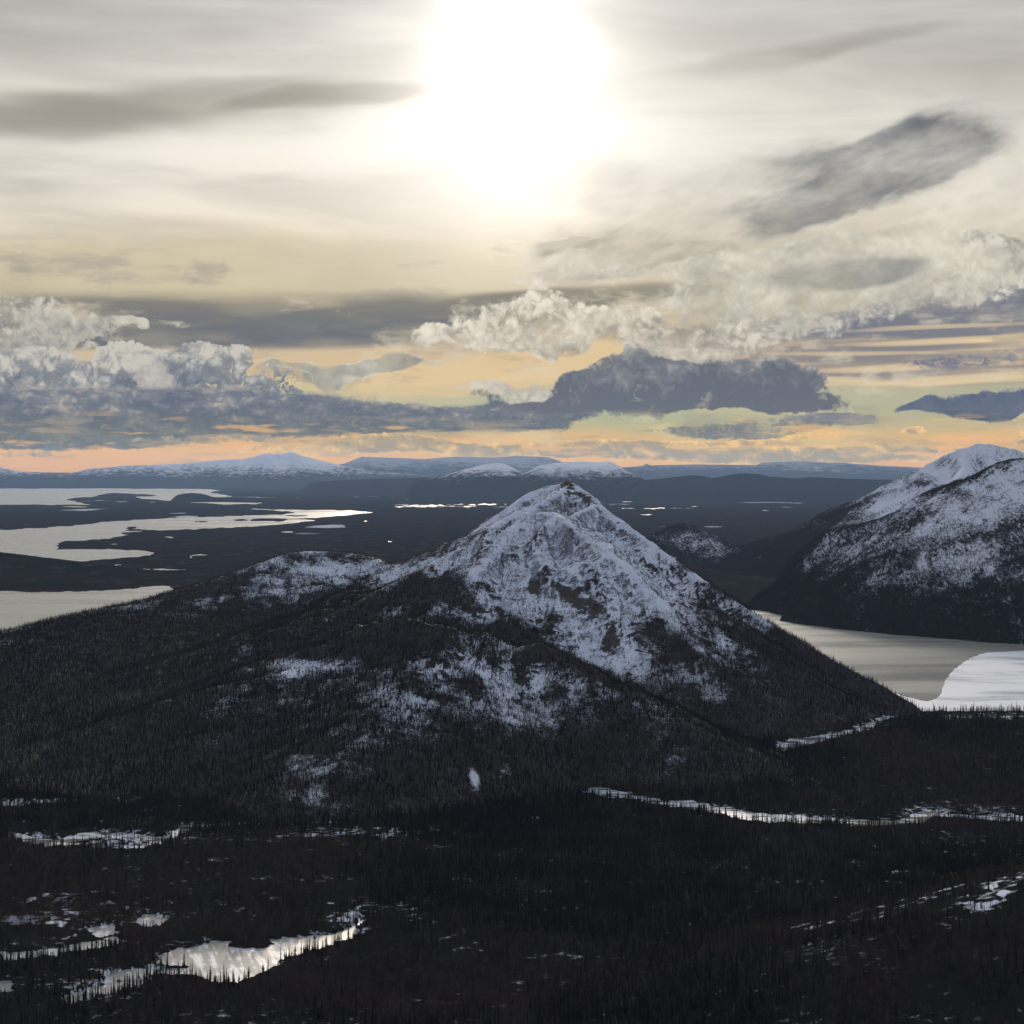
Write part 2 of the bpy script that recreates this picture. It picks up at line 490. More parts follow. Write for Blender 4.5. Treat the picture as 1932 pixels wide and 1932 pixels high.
def ridge_height(x, y, ridges):
    """Highest of the slopes falling from crest lines; each crest point is (u, v, distance, near slope, far slope)."""
    H = np.full(x.shape, -1e6)
    near = np.full(x.shape, 1e6)
    for r in ridges:
        pts = [(*W(p[0], p[1], p[2]), p[3], p[4]) for p in r]
        for p, q in zip(pts[:-1], pts[1:]):
            ex, ey = q[0] - p[0], q[1] - p[1]
            L2 = ex * ex + ey * ey + 1e-9
            t = np.clip(((x - p[0]) * ex + (y - p[1]) * ey) / L2, 0, 1)
            cx, cy = p[0] + ex * t, p[1] + ey * t
            dd = np.hypot(x - cx, y - cy)
            sgn = (x * cx + y * cy) / np.hypot(cx, cy) - np.hypot(cx, cy)
            w = 0.5 + 0.5 * np.clip(sgn / (dd + 1e-6) * 1.6, -1, 1)
            sl = (p[3] + (q[3] - p[3]) * t) * (1 - w) + (p[4] + (q[4] - p[4]) * t) * w
            z = p[2] + (q[2] - p[2]) * t - sl * (np.sqrt(dd * dd + 196.0) - 14.0)
            H = np.maximum(H, z)
            near = np.minimum(near, dd)
    return H, near


def grid_mesh(name, x, y, z, mat, attrs=None, keep=None, label=None, smooth_=True):
    """A height-field sheet: rows x columns of vertices."""
    nr, nc = x.shape
    co = np.stack([x, y, z], -1).reshape(-1, 3).astype(np.float32)
    idx = np.arange(nr * nc, dtype=np.int32).reshape(nr, nc)
    q = np.stack([idx[:-1, :-1], idx[:-1, 1:], idx[1:, 1:], idx[1:, :-1]], -1).reshape(-1, 4)
    if keep is not None:
        k = keep[:-1, :-1] | keep[:-1, 1:] | keep[1:, 1:] | keep[1:, :-1]
        q = q[k.ravel()]
        used = np.zeros(nr * nc, bool); used[q.ravel()] = True
        remap = np.cumsum(used) - 1
        co = co[used]; q = remap[q].astype(np.int32)
    else:
        used = None
    me = bpy.data.meshes.new(name)
    me.vertices.add(len(co)); me.vertices.foreach_set('co', co.ravel())
    me.loops.add(q.size); me.loops.foreach_set('vertex_index', q.ravel().astype(np.int32))
    me.polygons.add(len(q)); me.polygons.foreach_set('loop_start', np.arange(0, q.size, 4, dtype=np.int32))
    if attrs:
        for k_, a in attrs.items():
            at = me.attributes.new(k_, 'FLOAT', 'POINT')
            v = a.reshape(-1)
            at.data.foreach_set('value', (v[used] if used is not None else v).astype(np.float32))
    me.update(calc_edges=True)
    if smooth_:
        me.polygons.foreach_set('use_smooth', np.ones(len(q), bool))
    me.materials.append(mat)
    o = bpy.data.objects.new(name, me)
    COL.objects.link(o)
    o['kind'] = 'structure'
    if label:
        o['label'] = label
    return o


# ------------------------------------------------------------------ outlines of the lakes on the plain (grid px of the photograph, water level)
LAKE_A = [(-900, 1112), (0, 1114), (54, 1117.5), (134, 1116.4), (215, 1113), (310, 1104.8), (322, 1106), (330, 1120), (330, 1200), (-900, 1280)]
LAKE_B = [(-900, 1006), (0, 999.8), (81, 995.8), (150, 990.4), (188, 985.5), (242, 982), (350, 976), (520, 971.5), (560, 968), (535, 965), (472, 961),
          (475, 959.8), (535, 961.3), (596, 962.3), (656, 962.3), (680, 965), (707, 966.8), (656, 971.9), (600, 977), (560, 979), (596, 982), (530, 989.6), (439, 995.6), (298, 1001),
          (285, 1000), (262, 1004), (232, 1003.5), (234, 1008), (248, 1009), (222, 1013.5), (190, 1017), (121, 1022), (104, 1031), (110, 1036.5), (202, 1036.5), (262, 1038.6), (293, 1042.6),
          (285, 1048.5), (202, 1055), (141, 1061), (124, 1069.5), (60, 1090), (-900, 1100)]
LAKE_C = [(-900, 919.5), (0, 921.7), (200, 921.5), (388, 922.5), (417, 925.8), (396, 928.5), (417, 932.5), (439, 936.5), (420, 938.5), (388, 937.9), (325, 939.8),
          (350, 945), (430, 947.5), (500, 948.7), (484, 951.3), (420, 951.9), (323, 946), (266, 940.6), (258, 937.9), (269, 935), (290, 933.3),
          (250, 931.5), (215, 931), (172, 937.9), (121, 941.9), (142, 946), (175, 952.7), (0, 952.7), (-900, 955)]
LAKE_R = [(1300, 1149), (1430, 1149.6), (1495, 1150), (1534, 1152), (1612, 1163), (1690, 1174.8), (1794, 1186.5), (1871, 1202), (1932, 1213.7), (2500, 1290),
          (2500, 1347), (1932, 1342), (1800, 1342), (1720, 1343), (1694, 1344), (1676, 1338), (1500, 1300), (1300, 1200)]
PONDS = [(835, 955.5, 75, 1.5), (880, 952.5, 60, 1.0), (925, 951, 40, 0.8), (800, 953.5, 40, .7), (1500, 934.5, 62, 2.2), (1690, 911, 46, 2.6), (1200, 945, 44, 1.2), (1210, 960, 50, 1.1), (1220, 971.5, 14, 1.2),
         (1455, 963.5, 16, 1.0), (1310, 956, 12, .8), (1605, 925, 22, 0.9), (230, 946.5, 17, 0.9), (140, 956, 24, 1.0), (290, 947.5, 9, 0.7),
         (10, 916, 44, 2.2), (545, 1004, 12, 0.8), (735, 1022, 7, .8), (214, 1026.5, 9, 1.0), (320, 1014, 6, 1.1),
         (313, 1074, 32, 1.0), (225, 1066, 7, 0.9), (690, 983, 7, 0.7), (30, 1070, 6, 1.4)]
STRIP = [(357, 1052.3), (362, 1049), (384, 1044.6), (388, 1046.5)]
ISLANDS = [(248, 996.5, 10, 2.2), (262, 1000.6, 26, 1.6), (455, 981.4, 14, 1.8), (508, 980.8, 36, 3.0), (380, 984.6, 14, 0.8), (560, 973, 22, 1.2)]
RIV_R = [(1000, 1475, 6), (1083, 1484, 7), (1149, 1496, 5), (1200, 1505, 4), (1250, 1514, 4), (1310, 1519, 5), (1361, 1527, 6), (1391, 1536, 6.5), (1450, 1543, 8), (1520, 1547, 7.5),
         (1600, 1551, 5.5), (1680, 1553, 4.5), (1714, 1551, 4.5), (1729, 1540, 5), (1785, 1536, 3), (1850, 1540, 3), (1932, 1547, 4), (2200, 1560, 5)]
RIV_L = [(-300, 1520, 3), (0, 1516, 3), (40, 1520, 2)]
RIV_L2 = [(30, 1574, 2), (55, 1579, 4), (91, 1591, 5), (130, 1584, 3), (167, 1577, 5), (252, 1577, 6), (300, 1586, 5), (335, 1576, 4), (350, 1562, 4), (379, 1559, 3), (505, 1551, 2), (656, 1544, 3), (707, 1532, 4)]
RIV_L3 = [(91, 1591, 2), (170, 1596, 3), (250, 1599, 3), (300, 1588, 3)]
RIV_C = [(1477, 1413.5, 3.5), (1492, 1402, 4), (1520, 1396, 5), (1553, 1391, 4.5), (1583, 1386, 2.5), (1623, 1376, 3.5), (1651, 1364, 3.5), (1662, 1352, 2), (1700, 1345, 3)]
RIV_B = [(1740, 1352, 1), (1790, 1352.5, 3), (1850, 1352, 3.4), (1932, 1352, 3.2), (2300, 1352, 3)]
POND_M = [(296, 1806), (324, 1794), (352, 1787), (380, 1783), (397, 1776), (433, 1776), (440, 1787), (470, 1789), (497, 1788), (515, 1786), (520, 1768), (560, 1770), (610, 1766), (640, 1760), (668, 1748), (672, 1722),
          (682, 1722), (682, 1752), (640, 1775), (595, 1787), (548, 1800), (520, 1816), (488, 1832), (453, 1851), (425, 1850), (397, 1849.5), (375, 1842), (350, 1838), (300, 1832), (262, 1838),
          (200, 1846), (215, 1836), (262, 1828), (356, 1829), (365, 1821), (345, 1818), (300, 1816)]
POND_2 = [(253, 1728), (275, 1726), (308, 1730), (309, 1742), (295, 1741), (262, 1739)]
POND_3 = [(168, 1755), (195, 1746), (228, 1748), (222, 1758), (200, 1763), (172, 1763)]
POND_4 = [(-200, 1856), (0, 1850), (30, 1856), (10, 1870), (-20, 1885), (-200, 1890)]
POND_5 = [(116, 1889), (126, 1882), (160, 1868), (200, 1856), (262, 1846), (285, 1848), (230, 1862), (180, 1880), (130, 1892)]
POND_6 = [(0, 1806), (40, 1796), (110, 1790), (150, 1778), (230, 1768), (240, 1772), (160, 1788), (60, 1804), (0, 1814)]


def to_px(x, y, z=0.0):
    d = np.maximum(y, 1.0)
    return CU + FOC * x / d, HV + (CAM_Z - z) * FOC / d


def sd_poly(u, v, poly, su=1.0):
    """Signed distance, positive inside; rows count more than columns (su)."""
    P_ = np.array(poly, float)
    inside = np.zeros(u.shape, bool)
    best = np.full(u.shape, 1e9)
    n = len(P_)
    for i in range(n):
        x1, y1 = P_[i]; x2, y2 = P_[(i + 1) % n]
        if y1 != y2:
            c = ((y1 > v) != (y2 > v)) & (u < (x2 - x1) * (v - y1) / (y2 - y1) + x1)
            inside ^= c
        ex, ey = (x2 - x1) * su, y2 - y1
        px, py = (u - x1) * su, v - y1
        t = np.clip((px * ex + py * ey) / (ex * ex + ey * ey + 1e-9), 0, 1)
        best = np.minimum(best, (px - ex * t) ** 2 + (py - ey * t) ** 2)
    return np.where(inside, 1, -1) * np.sqrt(best)


def sd_path(u, v, path, su=0.25):
    """Positive inside a band along a polyline with half widths."""
    best = np.full(u.shape, -1e9)
    for (x1, y1, w1), (x2, y2, w2) in zip(path[:-1], path[1:]):
        ex, ey = (x2 - x1) * su, y2 - y1
        px, py = (u - x1) * su, v - y1
        t = np.clip((px * ex + py * ey) / (ex * ex + ey * ey + 1e-9), 0, 1)
        best = np.maximum(best, (w1 + (w2 - w1) * t) - np.hypot(px - ex * t, py - ey * t))
    return best


def water_sd(x, y):
    """Signed px distance to open water (lakes) and to frozen channels and ponds, on the valley floor."""
    u, v = to_px(x, y)
    shp = u.shape
    u, v = u.ravel(), v.ravel()
    k = sstep(v, 900, 1000)
    uw = u + vnoise(u / 14, v / 2.5, 3) * 5 + vnoise(u / 5, v / 1.2, 4) * 2
    vw = v + vnoise(u / 16, v / 3.0, 5) * (0.35 + 0.7 * k) + vnoise(u / 5, v / 2.0, 6) * 0.35 * k
    lake = np.full(u.shape, -8.0)

    def upd(arr, sel, f):
        if sel.any():
            arr[sel] = np.maximum(arr[sel], f(uw[sel], vw[sel]))
    upd(lake, (v > 1085) & (v < 1290) & (u < 540), lambda a, b: sd_poly(a, b, LAKE_A, 0.4))
    upd(lake, (v > 950) & (v < 1110) & (u < 730), lambda a, b: sd_poly(a, b, LAKE_B, 0.3))
    upd(lake, (v > 912) & (v < 962) & (u < 520), lambda a, b: sd_poly(a, b, LAKE_C, 0.2))
    upd(lake, (v > 1135) & (v < 1360) & (u > 1280), lambda a, b: sd_poly(a, b, LAKE_R, 0.4))
    upd(lake, (v > 1035) & (v < 1060) & (u > 330) & (u < 410), lambda a, b: sd_poly(a, b, STRIP, 0.4))
    for (pu, pv, ru, rv) in PONDS:
        sel = (np.abs(u - pu) < ru * 1.5 + 12) & (np.abs(v - pv) < rv * 2 + 3)
        brk = 1.2 if ru > 30 else 0.3
        upd(lake, sel, lambda a, b: (1 - np.hypot((a - pu) / ru, (b - pv) / rv) + brk * vnoise(a / 9, b / 0.9, 11)) * rv)
    for (pu, pv, ru, rv) in ISLANDS:
        sel = (np.abs(u - pu) < ru * 1.3 + 8) & (np.abs(v - pv) < rv * 1.5 + 2)
        if sel.any():
            lake[sel] = np.minimum(lake[sel], -(1 - np.hypot((uw[sel] - pu) / ru, (vw[sel] - pv) / rv)) * rv * 1.4)
    ice = np.full(u.shape, -30.0)
    sel = (v > 1330) & (v < 1640)
    uw2 = u + vnoise(u / 22, v / 5, 30) * 12 + vnoise(u / 8, v / 3, 31) * 7
    vw2 = v + vnoise(u / 26, v / 6, 34) * 2.5 + vnoise(u / 14, v / 4, 32) * 1.8 + vnoise(u / 6, v / 2, 33) * 0.9
    if sel.any():
        for rv_ in (RIV_R, RIV_L, RIV_L2, RIV_L3, RIV_C, RIV_B):
            ice[sel] = np.maximum(ice[sel], np.maximum(sd_path(uw2[sel], vw2[sel], rv_), sd_path(uw2[sel], vw2[sel] - 2, rv_)))
    sel = (v > 1690) & (v < 1920) & (u < 760)
    if sel.any():
        for pd in (POND_M, POND_2, POND_3, POND_4, POND_5, POND_6):
            ice[sel] = np.maximum(ice[sel], np.maximum(sd_poly(uw2[sel], vw2[sel], pd, 0.6), sd_poly(uw2[sel], vw2[sel] - 6, pd, 0.6)))
    return lake.reshape(shp), ice.reshape(shp)


# crest lines of the near right foreground rise
FORE = [[(2700, 1350, 2150, .22, .5), (2300, 1560, 2000, .22, .42), (2050, 1690, 1900, .2, .32), (1900, 1790, 1820, .18, .26), (1740, 1900, 1740, .16, .2), (1500, 2060, 1640, .12, .14)]]


def opening(x, y):
    """Small snowy gaps in the valley forest."""
    return sstep(fbm(x / 20, y / 30, 3, 97), 0.30, 0.55) * np.clip(0.22 * sstep(fbm(x / 210, y / 260, 3, 98), 0.0, 0.3) + gb(*to_px(x, y), [(1850, 1800, 130, 40, 25, 1.0), (1680, 1870, 80, 26, 0, .9), (1900, 1900, 100, 30, 20, 1.0), (1540, 1850, 40, 24, 0, .8), (640, 1740, 60, 30, 0, .9), (180, 1740, 140, 40, 0, .7), (1700, 1680, 60, 16, 0, .6), (680, 1575, 120, 18, 0, .7)]), 0, 1)


def ground_height(x, y):
    lake, ice = water_sd(x, y)
    u, v = to_px(x, y)
    h = 4.5 + 2.2 * fbm(x / 260, y / 260, 3, 40) + 5 * sstep(y, 9000, 30000) * (0.5 + 0.5 * fbm(x / 2600, y / 5200, 3, 44))
    h = h + (12 + 40 * sstep(u, 600, 1000)) * np.clip(fbm(x / 9000, y / 14000, 3, 47), 0, 1) * sstep(y, 14000, 40000)
    bank = np.clip(-lake / (0.6 + 1.6 * sstep(v, 950, 1100)), -1, 1)
    h = np.where(lake > -4, np.minimum(h, np.where(bank > 0, bank * h, bank * 3)), h)
    h = np.where(ice > -4, np.minimum(h, np.where(ice < 0, np.clip(-ice / 3, 0, 1) * h, -np.clip(ice / 2, 0, 1) * 2)), h)
    far_cut = sstep(y, 100000, 110000)
    h = h * (1 - far_cut) + 6 * far_cut
    sel = (y < 3200) & (y > 0)
    if sel.any():
        hf, _ = ridge_height(x[sel], y[sel], FORE)
        h[sel] = np.maximum(h[sel], hf + 3 * fbm(x[sel] / 90, y[sel] / 90, 3, 46))
    return h


# ------------------------------------------------------------------ the massif in the middle
M1 = [  # right skyline, from the summit down to the lake
    [(1072, 906, 5700, 0.62, 2.2), (1086, 915, 5650, 0.62, 2.2), (1103, 927, 5600, 0.60, 2.2), (1126, 949, 5500, 0.60, 2.2), (1165, 977, 5420, 0.60, 2.2), (1226, 1021, 5300, 0.58, 2.2), (1304, 1079, 5120, 0.55, 2.2),
     (1384, 1133, 4950, 0.52, 2.2), (1429, 1161, 4850, 0.50, 2.2), (1503, 1205, 4720, 0.46, 2.2), (1578, 1250, 4600, 0.42, 2.2), (1638, 1281, 4520, 0.40, 2.2), (1674, 1311, 4480, 0.36, 2.2), (1688, 1340, 4450, 0.30, 2.2)],
    # left skyline: summit, saddle, wooded knoll, long fall to the lake
    [(1072, 906, 5700, 0.66, 1.5), (1051, 915, 5760, 0.62, 1.3), (1036, 916, 5760, 0.60, 0.95), (1006, 927, 5750, 0.55, 0.95), (966, 964, 5700, 0.50, 0.95), (927, 988, 5650, 0.45, 0.95), (885, 1016, 5600, 0.42, 0.95),
     (830, 1037, 5550, 0.38, 0.95), (772, 1062, 5500, 0.32, 0.95), (735, 1065, 5600, 0.30, 0.95)],
    [(790, 1076, 5300, 0.30, 0.90), (735, 1067, 5600, 0.26, 0.90), (707, 1052, 5900, 0.24, 0.90), (660, 1044, 5900, 0.24, 0.90), (621, 1041, 5900, 0.24, 0.90), (580, 1040, 5880, 0.24, 0.90), (545, 1044, 5850, 0.24, 0.90), (495, 1066, 5750, 0.22, 0.90), (465, 1086, 5700, 0.20, 0.90),
     (434, 1099, 5650, 0.18, 0.90), (374, 1104, 5600, 0.15, 0.90), (323, 1119, 5500, 0.13, 0.90), (303, 1134, 5400, 0.12, 0.90), (278, 1149, 5350, 0.11, 0.90), (217, 1156, 5300, 0.10, 0.90),
     (141, 1170, 5250, 0.09, 0.90), (76, 1182, 5200, 0.08, 0.90), (30, 1197, 5150, 0.07, 0.90), (0, 1213, 5100, 0.06, 0.90), (-80, 1256, 5000, 0.05, 0.90), (-200, 1326, 4800, 0.04, 0.90)],
    # crest from the summit over the saddle to the front dome, then down right
    [(1103, 928, 5600, 0.70, 2.4), (1124, 949, 5500, 0.70, 2.4), (1117, 954, 5440, 0.70, 2.0), (1090, 966, 5330, 0.70, 1.6), (1072, 976, 5230, 0.70, 1.3), (1045, 966, 5050, 0.66, 0.9), (1063, 977, 4950, 0.62, 0.8), (1094, 999, 4870, 0.60, 0.75),
     (1121, 1023, 4800, 0.55, 0.60), (1169, 1056, 4700, 0.52, 0.60), (1230, 1120, 4550, 0.48, 0.50), (1300, 1200, 4350, 0.45, 0.50), (1360, 1290, 4150, 0.40, 0.45)],
    # dome, down left
    [(1045, 966, 5050, 0.70, 0.95), (1020, 966, 5060, 0.60, 0.70), (996, 966, 5080, 0.50, 0.60), (975, 990, 5000, 0.46, 0.50), (945, 1022, 4900, 0.42, 0.45), (900, 1066, 4750, 0.38, 0.42), (850, 1120, 4550, 0.34, 0.40), (800, 1165, 4350, 0.30, 0.40)],
    # second crest left of the summit
    [(1100, 927, 5600, 0.75, 2.6), (1063, 921, 5600, 0.78, 1.8), (1045, 934, 5520, 0.75, 1.6), (1018, 949, 5450, 0.70, 1.2), (972, 966, 5400, 0.58, 0.8), (930, 992, 5300, 0.42, 0.45), (885, 1028, 5180, 0.38, 0.42), (800, 1075, 5000, 0.32, 0.40),
     (720, 1112, 4800, 0.28, 0.36), (650, 1150, 4600, 0.24, 0.30), (520, 1230, 4350, 0.18, 0.25), (400, 1330, 3900, 0.14, 0.20), (250, 1430, 3500, 0.10, 0.15), (100, 1510, 3200, 0.08, 0.10)],
    # forested spur in front
    [(700, 1178, 4080, 0.35, 0.35), (780, 1172, 4000, 0.42, 0.40), (851, 1176, 3950, 0.50, 0.45), (927, 1180, 3900, 0.54, 0.50), (972, 1201, 3850, 0.57, 0.50), (1018, 1217, 3800, 0.57, 0.50), (1078, 1247, 3750, 0.54, 0.50),
     (1163, 1292, 3650, 0.50, 0.45), (1240, 1350, 3560, 0.42, 0.40), (1320, 1420, 3460, 0.35, 0.30)],
    [(851, 1176, 3950, 0.42, 0.40), (790, 1262, 3640, 0.40, 0.40), (730, 1340, 3420, 0.38, 0.38), (640, 1430, 3220, 0.36, 0.30), (560, 1505, 3090, 0.30, 0.25)],
    [(927, 1180, 3900, 0.46, 0.50), (930, 1290, 3620, 0.50, 0.50), (905, 1400, 3380, 0.50, 0.50), (880, 1480, 3290, 0.50, 0.50)],
    [(700, 1178, 4080, 0.30, 0.35), (560, 1255, 3900, 0.26, 0.30), (440, 1370, 3560, 0.24, 0.26), (380, 1460, 3330, 0.22, 0.24), (330, 1530, 3160, 0.20, 0.20)],
]


def massif_height(x, y):
    wx = x + 26 * fbm(x / 170, y / 170, 4, 60)
    wy = y + 26 * fbm(x / 170, y / 170, 4, 61)
    h, near = ridge_height(x, y, M1)
    h2, near2 = ridge_height(wx, wy, M1)
    _, near = ridge_height(x, y, M1[:6])
    k = sstep(near, 0, 60)
    h = h * (1 - k) + h2 * k
    up = sstep(h, 20, 220)
    # gullies running down the faces, crags, small relief
    rd = fbm(x / 150, y / 230, 4, 62, ridged=True)
    soft_ = 1 - 0.75 * sstep(CU + FOC * x / y, 760, 560)
    h = h + (rd - 0.50) * (7 + 26 * up) * soft_ * sstep(near, 2, 55)
    h = h + (fbm(x / 34, y / 34, 3, 66, ridged=True) - 0.5) * (1.4 + 5.5 * up) * sstep(near, 0, 30)
    h = h + (fbm(x / 62, y / 100, 3, 68, ridged=True) - 0.4) * 9 * up * soft_ * sstep(near, 2, 40)
    h = h + fbm(x / 16, y / 12, 3, 67) * 0.9
    return h


def proj(x, y, z):
    return CU + FOC * x / y, HV + (CAM_Z - z) * FOC / y


def gb(u, v, lst):
    t = np.zeros(u.shape)
    for (a, b, ru, rv, rot, w) in lst:
        c, s = math.cos(math.radians(rot)), math.sin(math.radians(rot))
        du, dv = u - a, -(v - b)
        p, q = (du * c + dv * s) / ru, (-du * s + dv * c) / rv
        t += w * np.exp(-(p * p + q * q))
    return t


def belts(u, v):
    """Dense dark timber along the lower crests."""
    return gb(u, v, [(760, 1176, 110, 14, 2, 1.0), (900, 1184, 90, 12, -6, 1.0), (1040, 1230, 90, 12, -26, 1.0), (1150, 1284, 70, 12, -26, 1.0), (1400, 1200, 200, 16, -36, .5), (1560, 1270, 140, 40, -30, .7),
    (935, 1015, 60, 14, 42, .8), (880, 1075, 60, 12, 38, .8), (980, 975, 36, 7, 36, .6), (840, 1092, 90, 10, 34, .8), (760, 1120, 120, 14, 24, .8), (600, 1150, 180, 22, 14, .6), (680, 1215, 160, 22, 4, .8), (420, 1200, 200, 60, 0, .6), (1300, 1230, 150, 14, -34, .5), (1000, 1400, 200, 60, 0, .3), (720, 1440, 100, 40, 0, .2)])


def ribs(x, y):
    """Positive on the wind-bared ribs, negative in the gullies that hold snow."""
    return (fbm(x / 150, y / 230, 4, 62, ridged=True) - 0.35) * 0.6 + (fbm(x / 62, y / 100, 3, 68, ridged=True) - 0.3) * 0.5


def massif_cover(x, y, h):
    """Snow cover 0..1 on the massif: the bald upper faces and the thin-wooded steep patches."""
    u, v = proj(x, y, h)
    c = gb(u, v, [(1110, 1010, 120, 75, -35, 1.0), (1040, 985, 70, 40, 0, .7), (1060, 1090, 160, 80, -10, .85), (1200, 1080, 170, 48, -38, .8), (1150, 1180, 140, 60, -35, .55), (950, 1010, 60, 26, 42, .6), (880, 1050, 80, 30, 36, .4), (1380, 1160, 140, 30, -36, .35), (1150, 1250, 70, 50, -20, .4),
                  (900, 1075, 55, 20, 40, .45), (930, 1155, 70, 26, 0, .75), (1070, 940, 60, 24, 0, .8), (985, 950, 50, 12, 38, .5), (1130, 975, 60, 30, -40, .6), (1340, 1180, 130, 22, -36, .35),
                  (640, 1075, 130, 14, 3, .42), (560, 1110, 90, 14, 12, .34), (740, 1085, 60, 16, 15, .5), (830, 1060, 50, 18, 30, .35),
                  (880, 1245, 40, 11, -20, .60), (935, 1285, 50, 16, -30, .42), (830, 1320, 110, 30, 0, .26), (690, 1395, 80, 22, -8, .40), (600, 1450, 90, 24, -10, .38), (560, 1500, 50, 14, 0, .30),
                  (540, 1255, 90, 18, 0, .32), (700, 1260, 100, 16, 0, .22), (620, 1100, 160, 26, 8, .15), (880, 1320, 200, 60, 0, .12), (1180, 1400, 120, 40, 0, .10), (980, 1340, 60, 50, 0, .28), (1060, 1310, 70, 40, -30, .34), (895, 1467, 9, 20, 12, 1.2), (955, 1450, 14, 14, 0, .6), (400, 1130, 60, 10, 0, .15)])
    c -= gb(u, v, [(1072, 1120, 30, 14, -42, .65), (1130, 1145, 26, 20, -40, .25), (1150, 1200, 16, 36, -10, .28), (1000, 1110, 14, 18, -30, .25), (1190, 1025, 40, 10, -50, .35), (1085, 1005, 26, 8, -40, .3),
                   (1105, 945, 30, 9, -30, .5), (1074, 912, 9, 7, 0, .4), (1300, 1230, 160, 24, -34, .3), (840, 1110, 60, 12, 32, .2), (1010, 925, 30, 5, 25, .3)])
    c = np.minimum(c, 0.92) - 0.45 * ribs(x, y)
    c += 0.24 * fbm(x / 90, y / 130, 4, 71) + 0.13 * fbm(x / 22, y / 22, 3, 75)
    return np.clip(c, 0, 1)


ROCKS = [(1072, 1120, 26, 11, -42, 1.0), (1060, 1112, 12, 8, -30, .8), (1152, 1196, 12, 34, -8, .8), (1006, 1112, 12, 16, -30, .7), (1190, 1025, 38, 7, -50, .7), (1105, 940, 34, 6, -32, .9), (1085, 930, 26, 4, -8, .8),
         (1076, 911, 10, 7, 0, 1.0), (1060, 913, 14, 4, 30, .7), (1110, 1135, 26, 9, 20, .6), (1135, 1150, 10, 22, -35, .6), (1095, 1000, 30, 5, -40, .5), (1230, 1070, 22, 6, -20, .5), (1030, 917, 14, 3, 20, .6), (1118, 1160, 16, 10, 0, .4)]


# ------------------------------------------------------------------ the range on the right and the hills
R1 = [
    [(1430, 1135, 8300, .8, 2.2), (1474, 1093, 8200, .8, 2.2), (1503, 1062, 8100, .9, 2.2), (1518, 1036, 8000, .95, 2.2), (1542, 1010, 7900, .95, 2.2), (1570, 997, 7820, .95, 2.2), (1612, 989, 7750, .92, 2.2), (1651, 979, 7700, .75, 1.3), (1690, 966, 7650, .72, 1.3),
     (1742, 934, 7600, .70, 1.3), (1806, 906, 7500, .64, 1.3), (1846, 893, 7450, .64, 1.3), (1885, 875, 7400, .62, 1.3), (1932, 866, 7350, .6, 1.3), (2050, 820, 7300, .6, 1.3), (2300, 800, 7200, .6, 1.3), (2700, 900, 7000, .6, 1.3)],
    [(1570, 997, 7820, .9, .9), (1560, 1060, 7740, .9, .9), (1540, 1110, 7700, .9, .9)],
    [(1651, 979, 7700, .75, .7), (1640, 1040, 7580, .75, .7), (1625, 1100, 7500, .75, .7)],
    [(1742, 934, 7600, .7, .7), (1722, 1010, 7380, .7, .7), (1690, 1100, 7200, .7, .7)],
    [(1806, 906, 7500, .65, .6), (1790, 1000, 7250, .65, .6), (1745, 1100, 7060, .7, .6)],
    [(1932, 866, 7350, .62, .6), (1900, 970, 7000, .62, .6), (1860, 1080, 6700, .68, .6)],
    [(2100, 830, 7250, .6, .6), (2040, 980, 6700, .6, .6), (1980, 1110, 6400, .65, .6)],
    [(2400, 830, 7100, .5, .6), (2300, 1030, 6300, .5, .5), (2200, 1240, 5700, .5, .5)],
]
R2 = [
    [(1440, 1018, 12600, 0.20, 1.20), (1500, 1000, 12300, 0.25, 1.20), (1547, 979, 12000, 0.35, 1.20), (1575, 968, 11800, 0.40, 1.20), (1612, 960, 11600, 0.45, 1.20), (1651, 940, 11400, 0.48, 1.20), (1690, 916, 11200, 0.50, 1.20), (1716, 901, 11100, 0.50, 1.20), (1755, 874, 11000, 0.50, 1.20), (1785, 858, 10950, 0.50, 1.20),
     (1812, 847, 10900, 0.50, 1.20), (1825, 845, 10900, 0.50, 1.20), (1846, 837, 10950, 0.45, 1.20), (1870, 839, 11000, 0.45, 1.20), (1892, 844, 11000, 0.45, 1.20), (1916, 849, 11000, 0.45, 1.20), (1940, 858, 11000, 0.45, 1.20), (2100, 880, 10900, 0.45, 1.20), (2500, 900, 10500, 0.40, 1.20)],
    [(1818, 846, 10900, 0.50, 0.50), (1822, 880, 10500, 0.50, 0.50), (1800, 930, 10000, 0.50, 0.50)],
    [(1846, 837, 10950, 0.45, 0.50), (1880, 880, 10500, 0.45, 0.50), (1900, 930, 10100, 0.45, 0.50)],
]
HILL = [[(1205, 1030, 12100, 0.25, 1.20), (1230, 1009, 12200, 0.40, 1.20), (1260, 993, 12300, 0.50, 1.20), (1285, 986, 12300, 0.50, 1.20), (1310, 991, 12300, 0.50, 1.20), (1340, 1005, 12250, 0.45, 1.20), (1361, 1016, 12200, 0.42, 1.20), (1401, 1037, 12000, 0.35, 1.20), (1425, 1050, 11800, 0.30, 1.20)],
        [(1310, 991, 12300, 0.50, 1.20), (1340, 1030, 11900, 0.40, 1.20), (1350, 1058, 11600, 0.35, 1.20)]]
KNOLL = [[(-300, 1020, 10900, .08, .3), (-60, 1036, 10500, .08, .3), (0, 1042, 10400, .08, .3), (25, 1046, 10350, .08, .3), (60, 1055, 10300, .08, .3), (91, 1061, 10250, .08, .3), (124, 1068, 10200, .08, .3), (170, 1074, 10150, .05, .2)]]


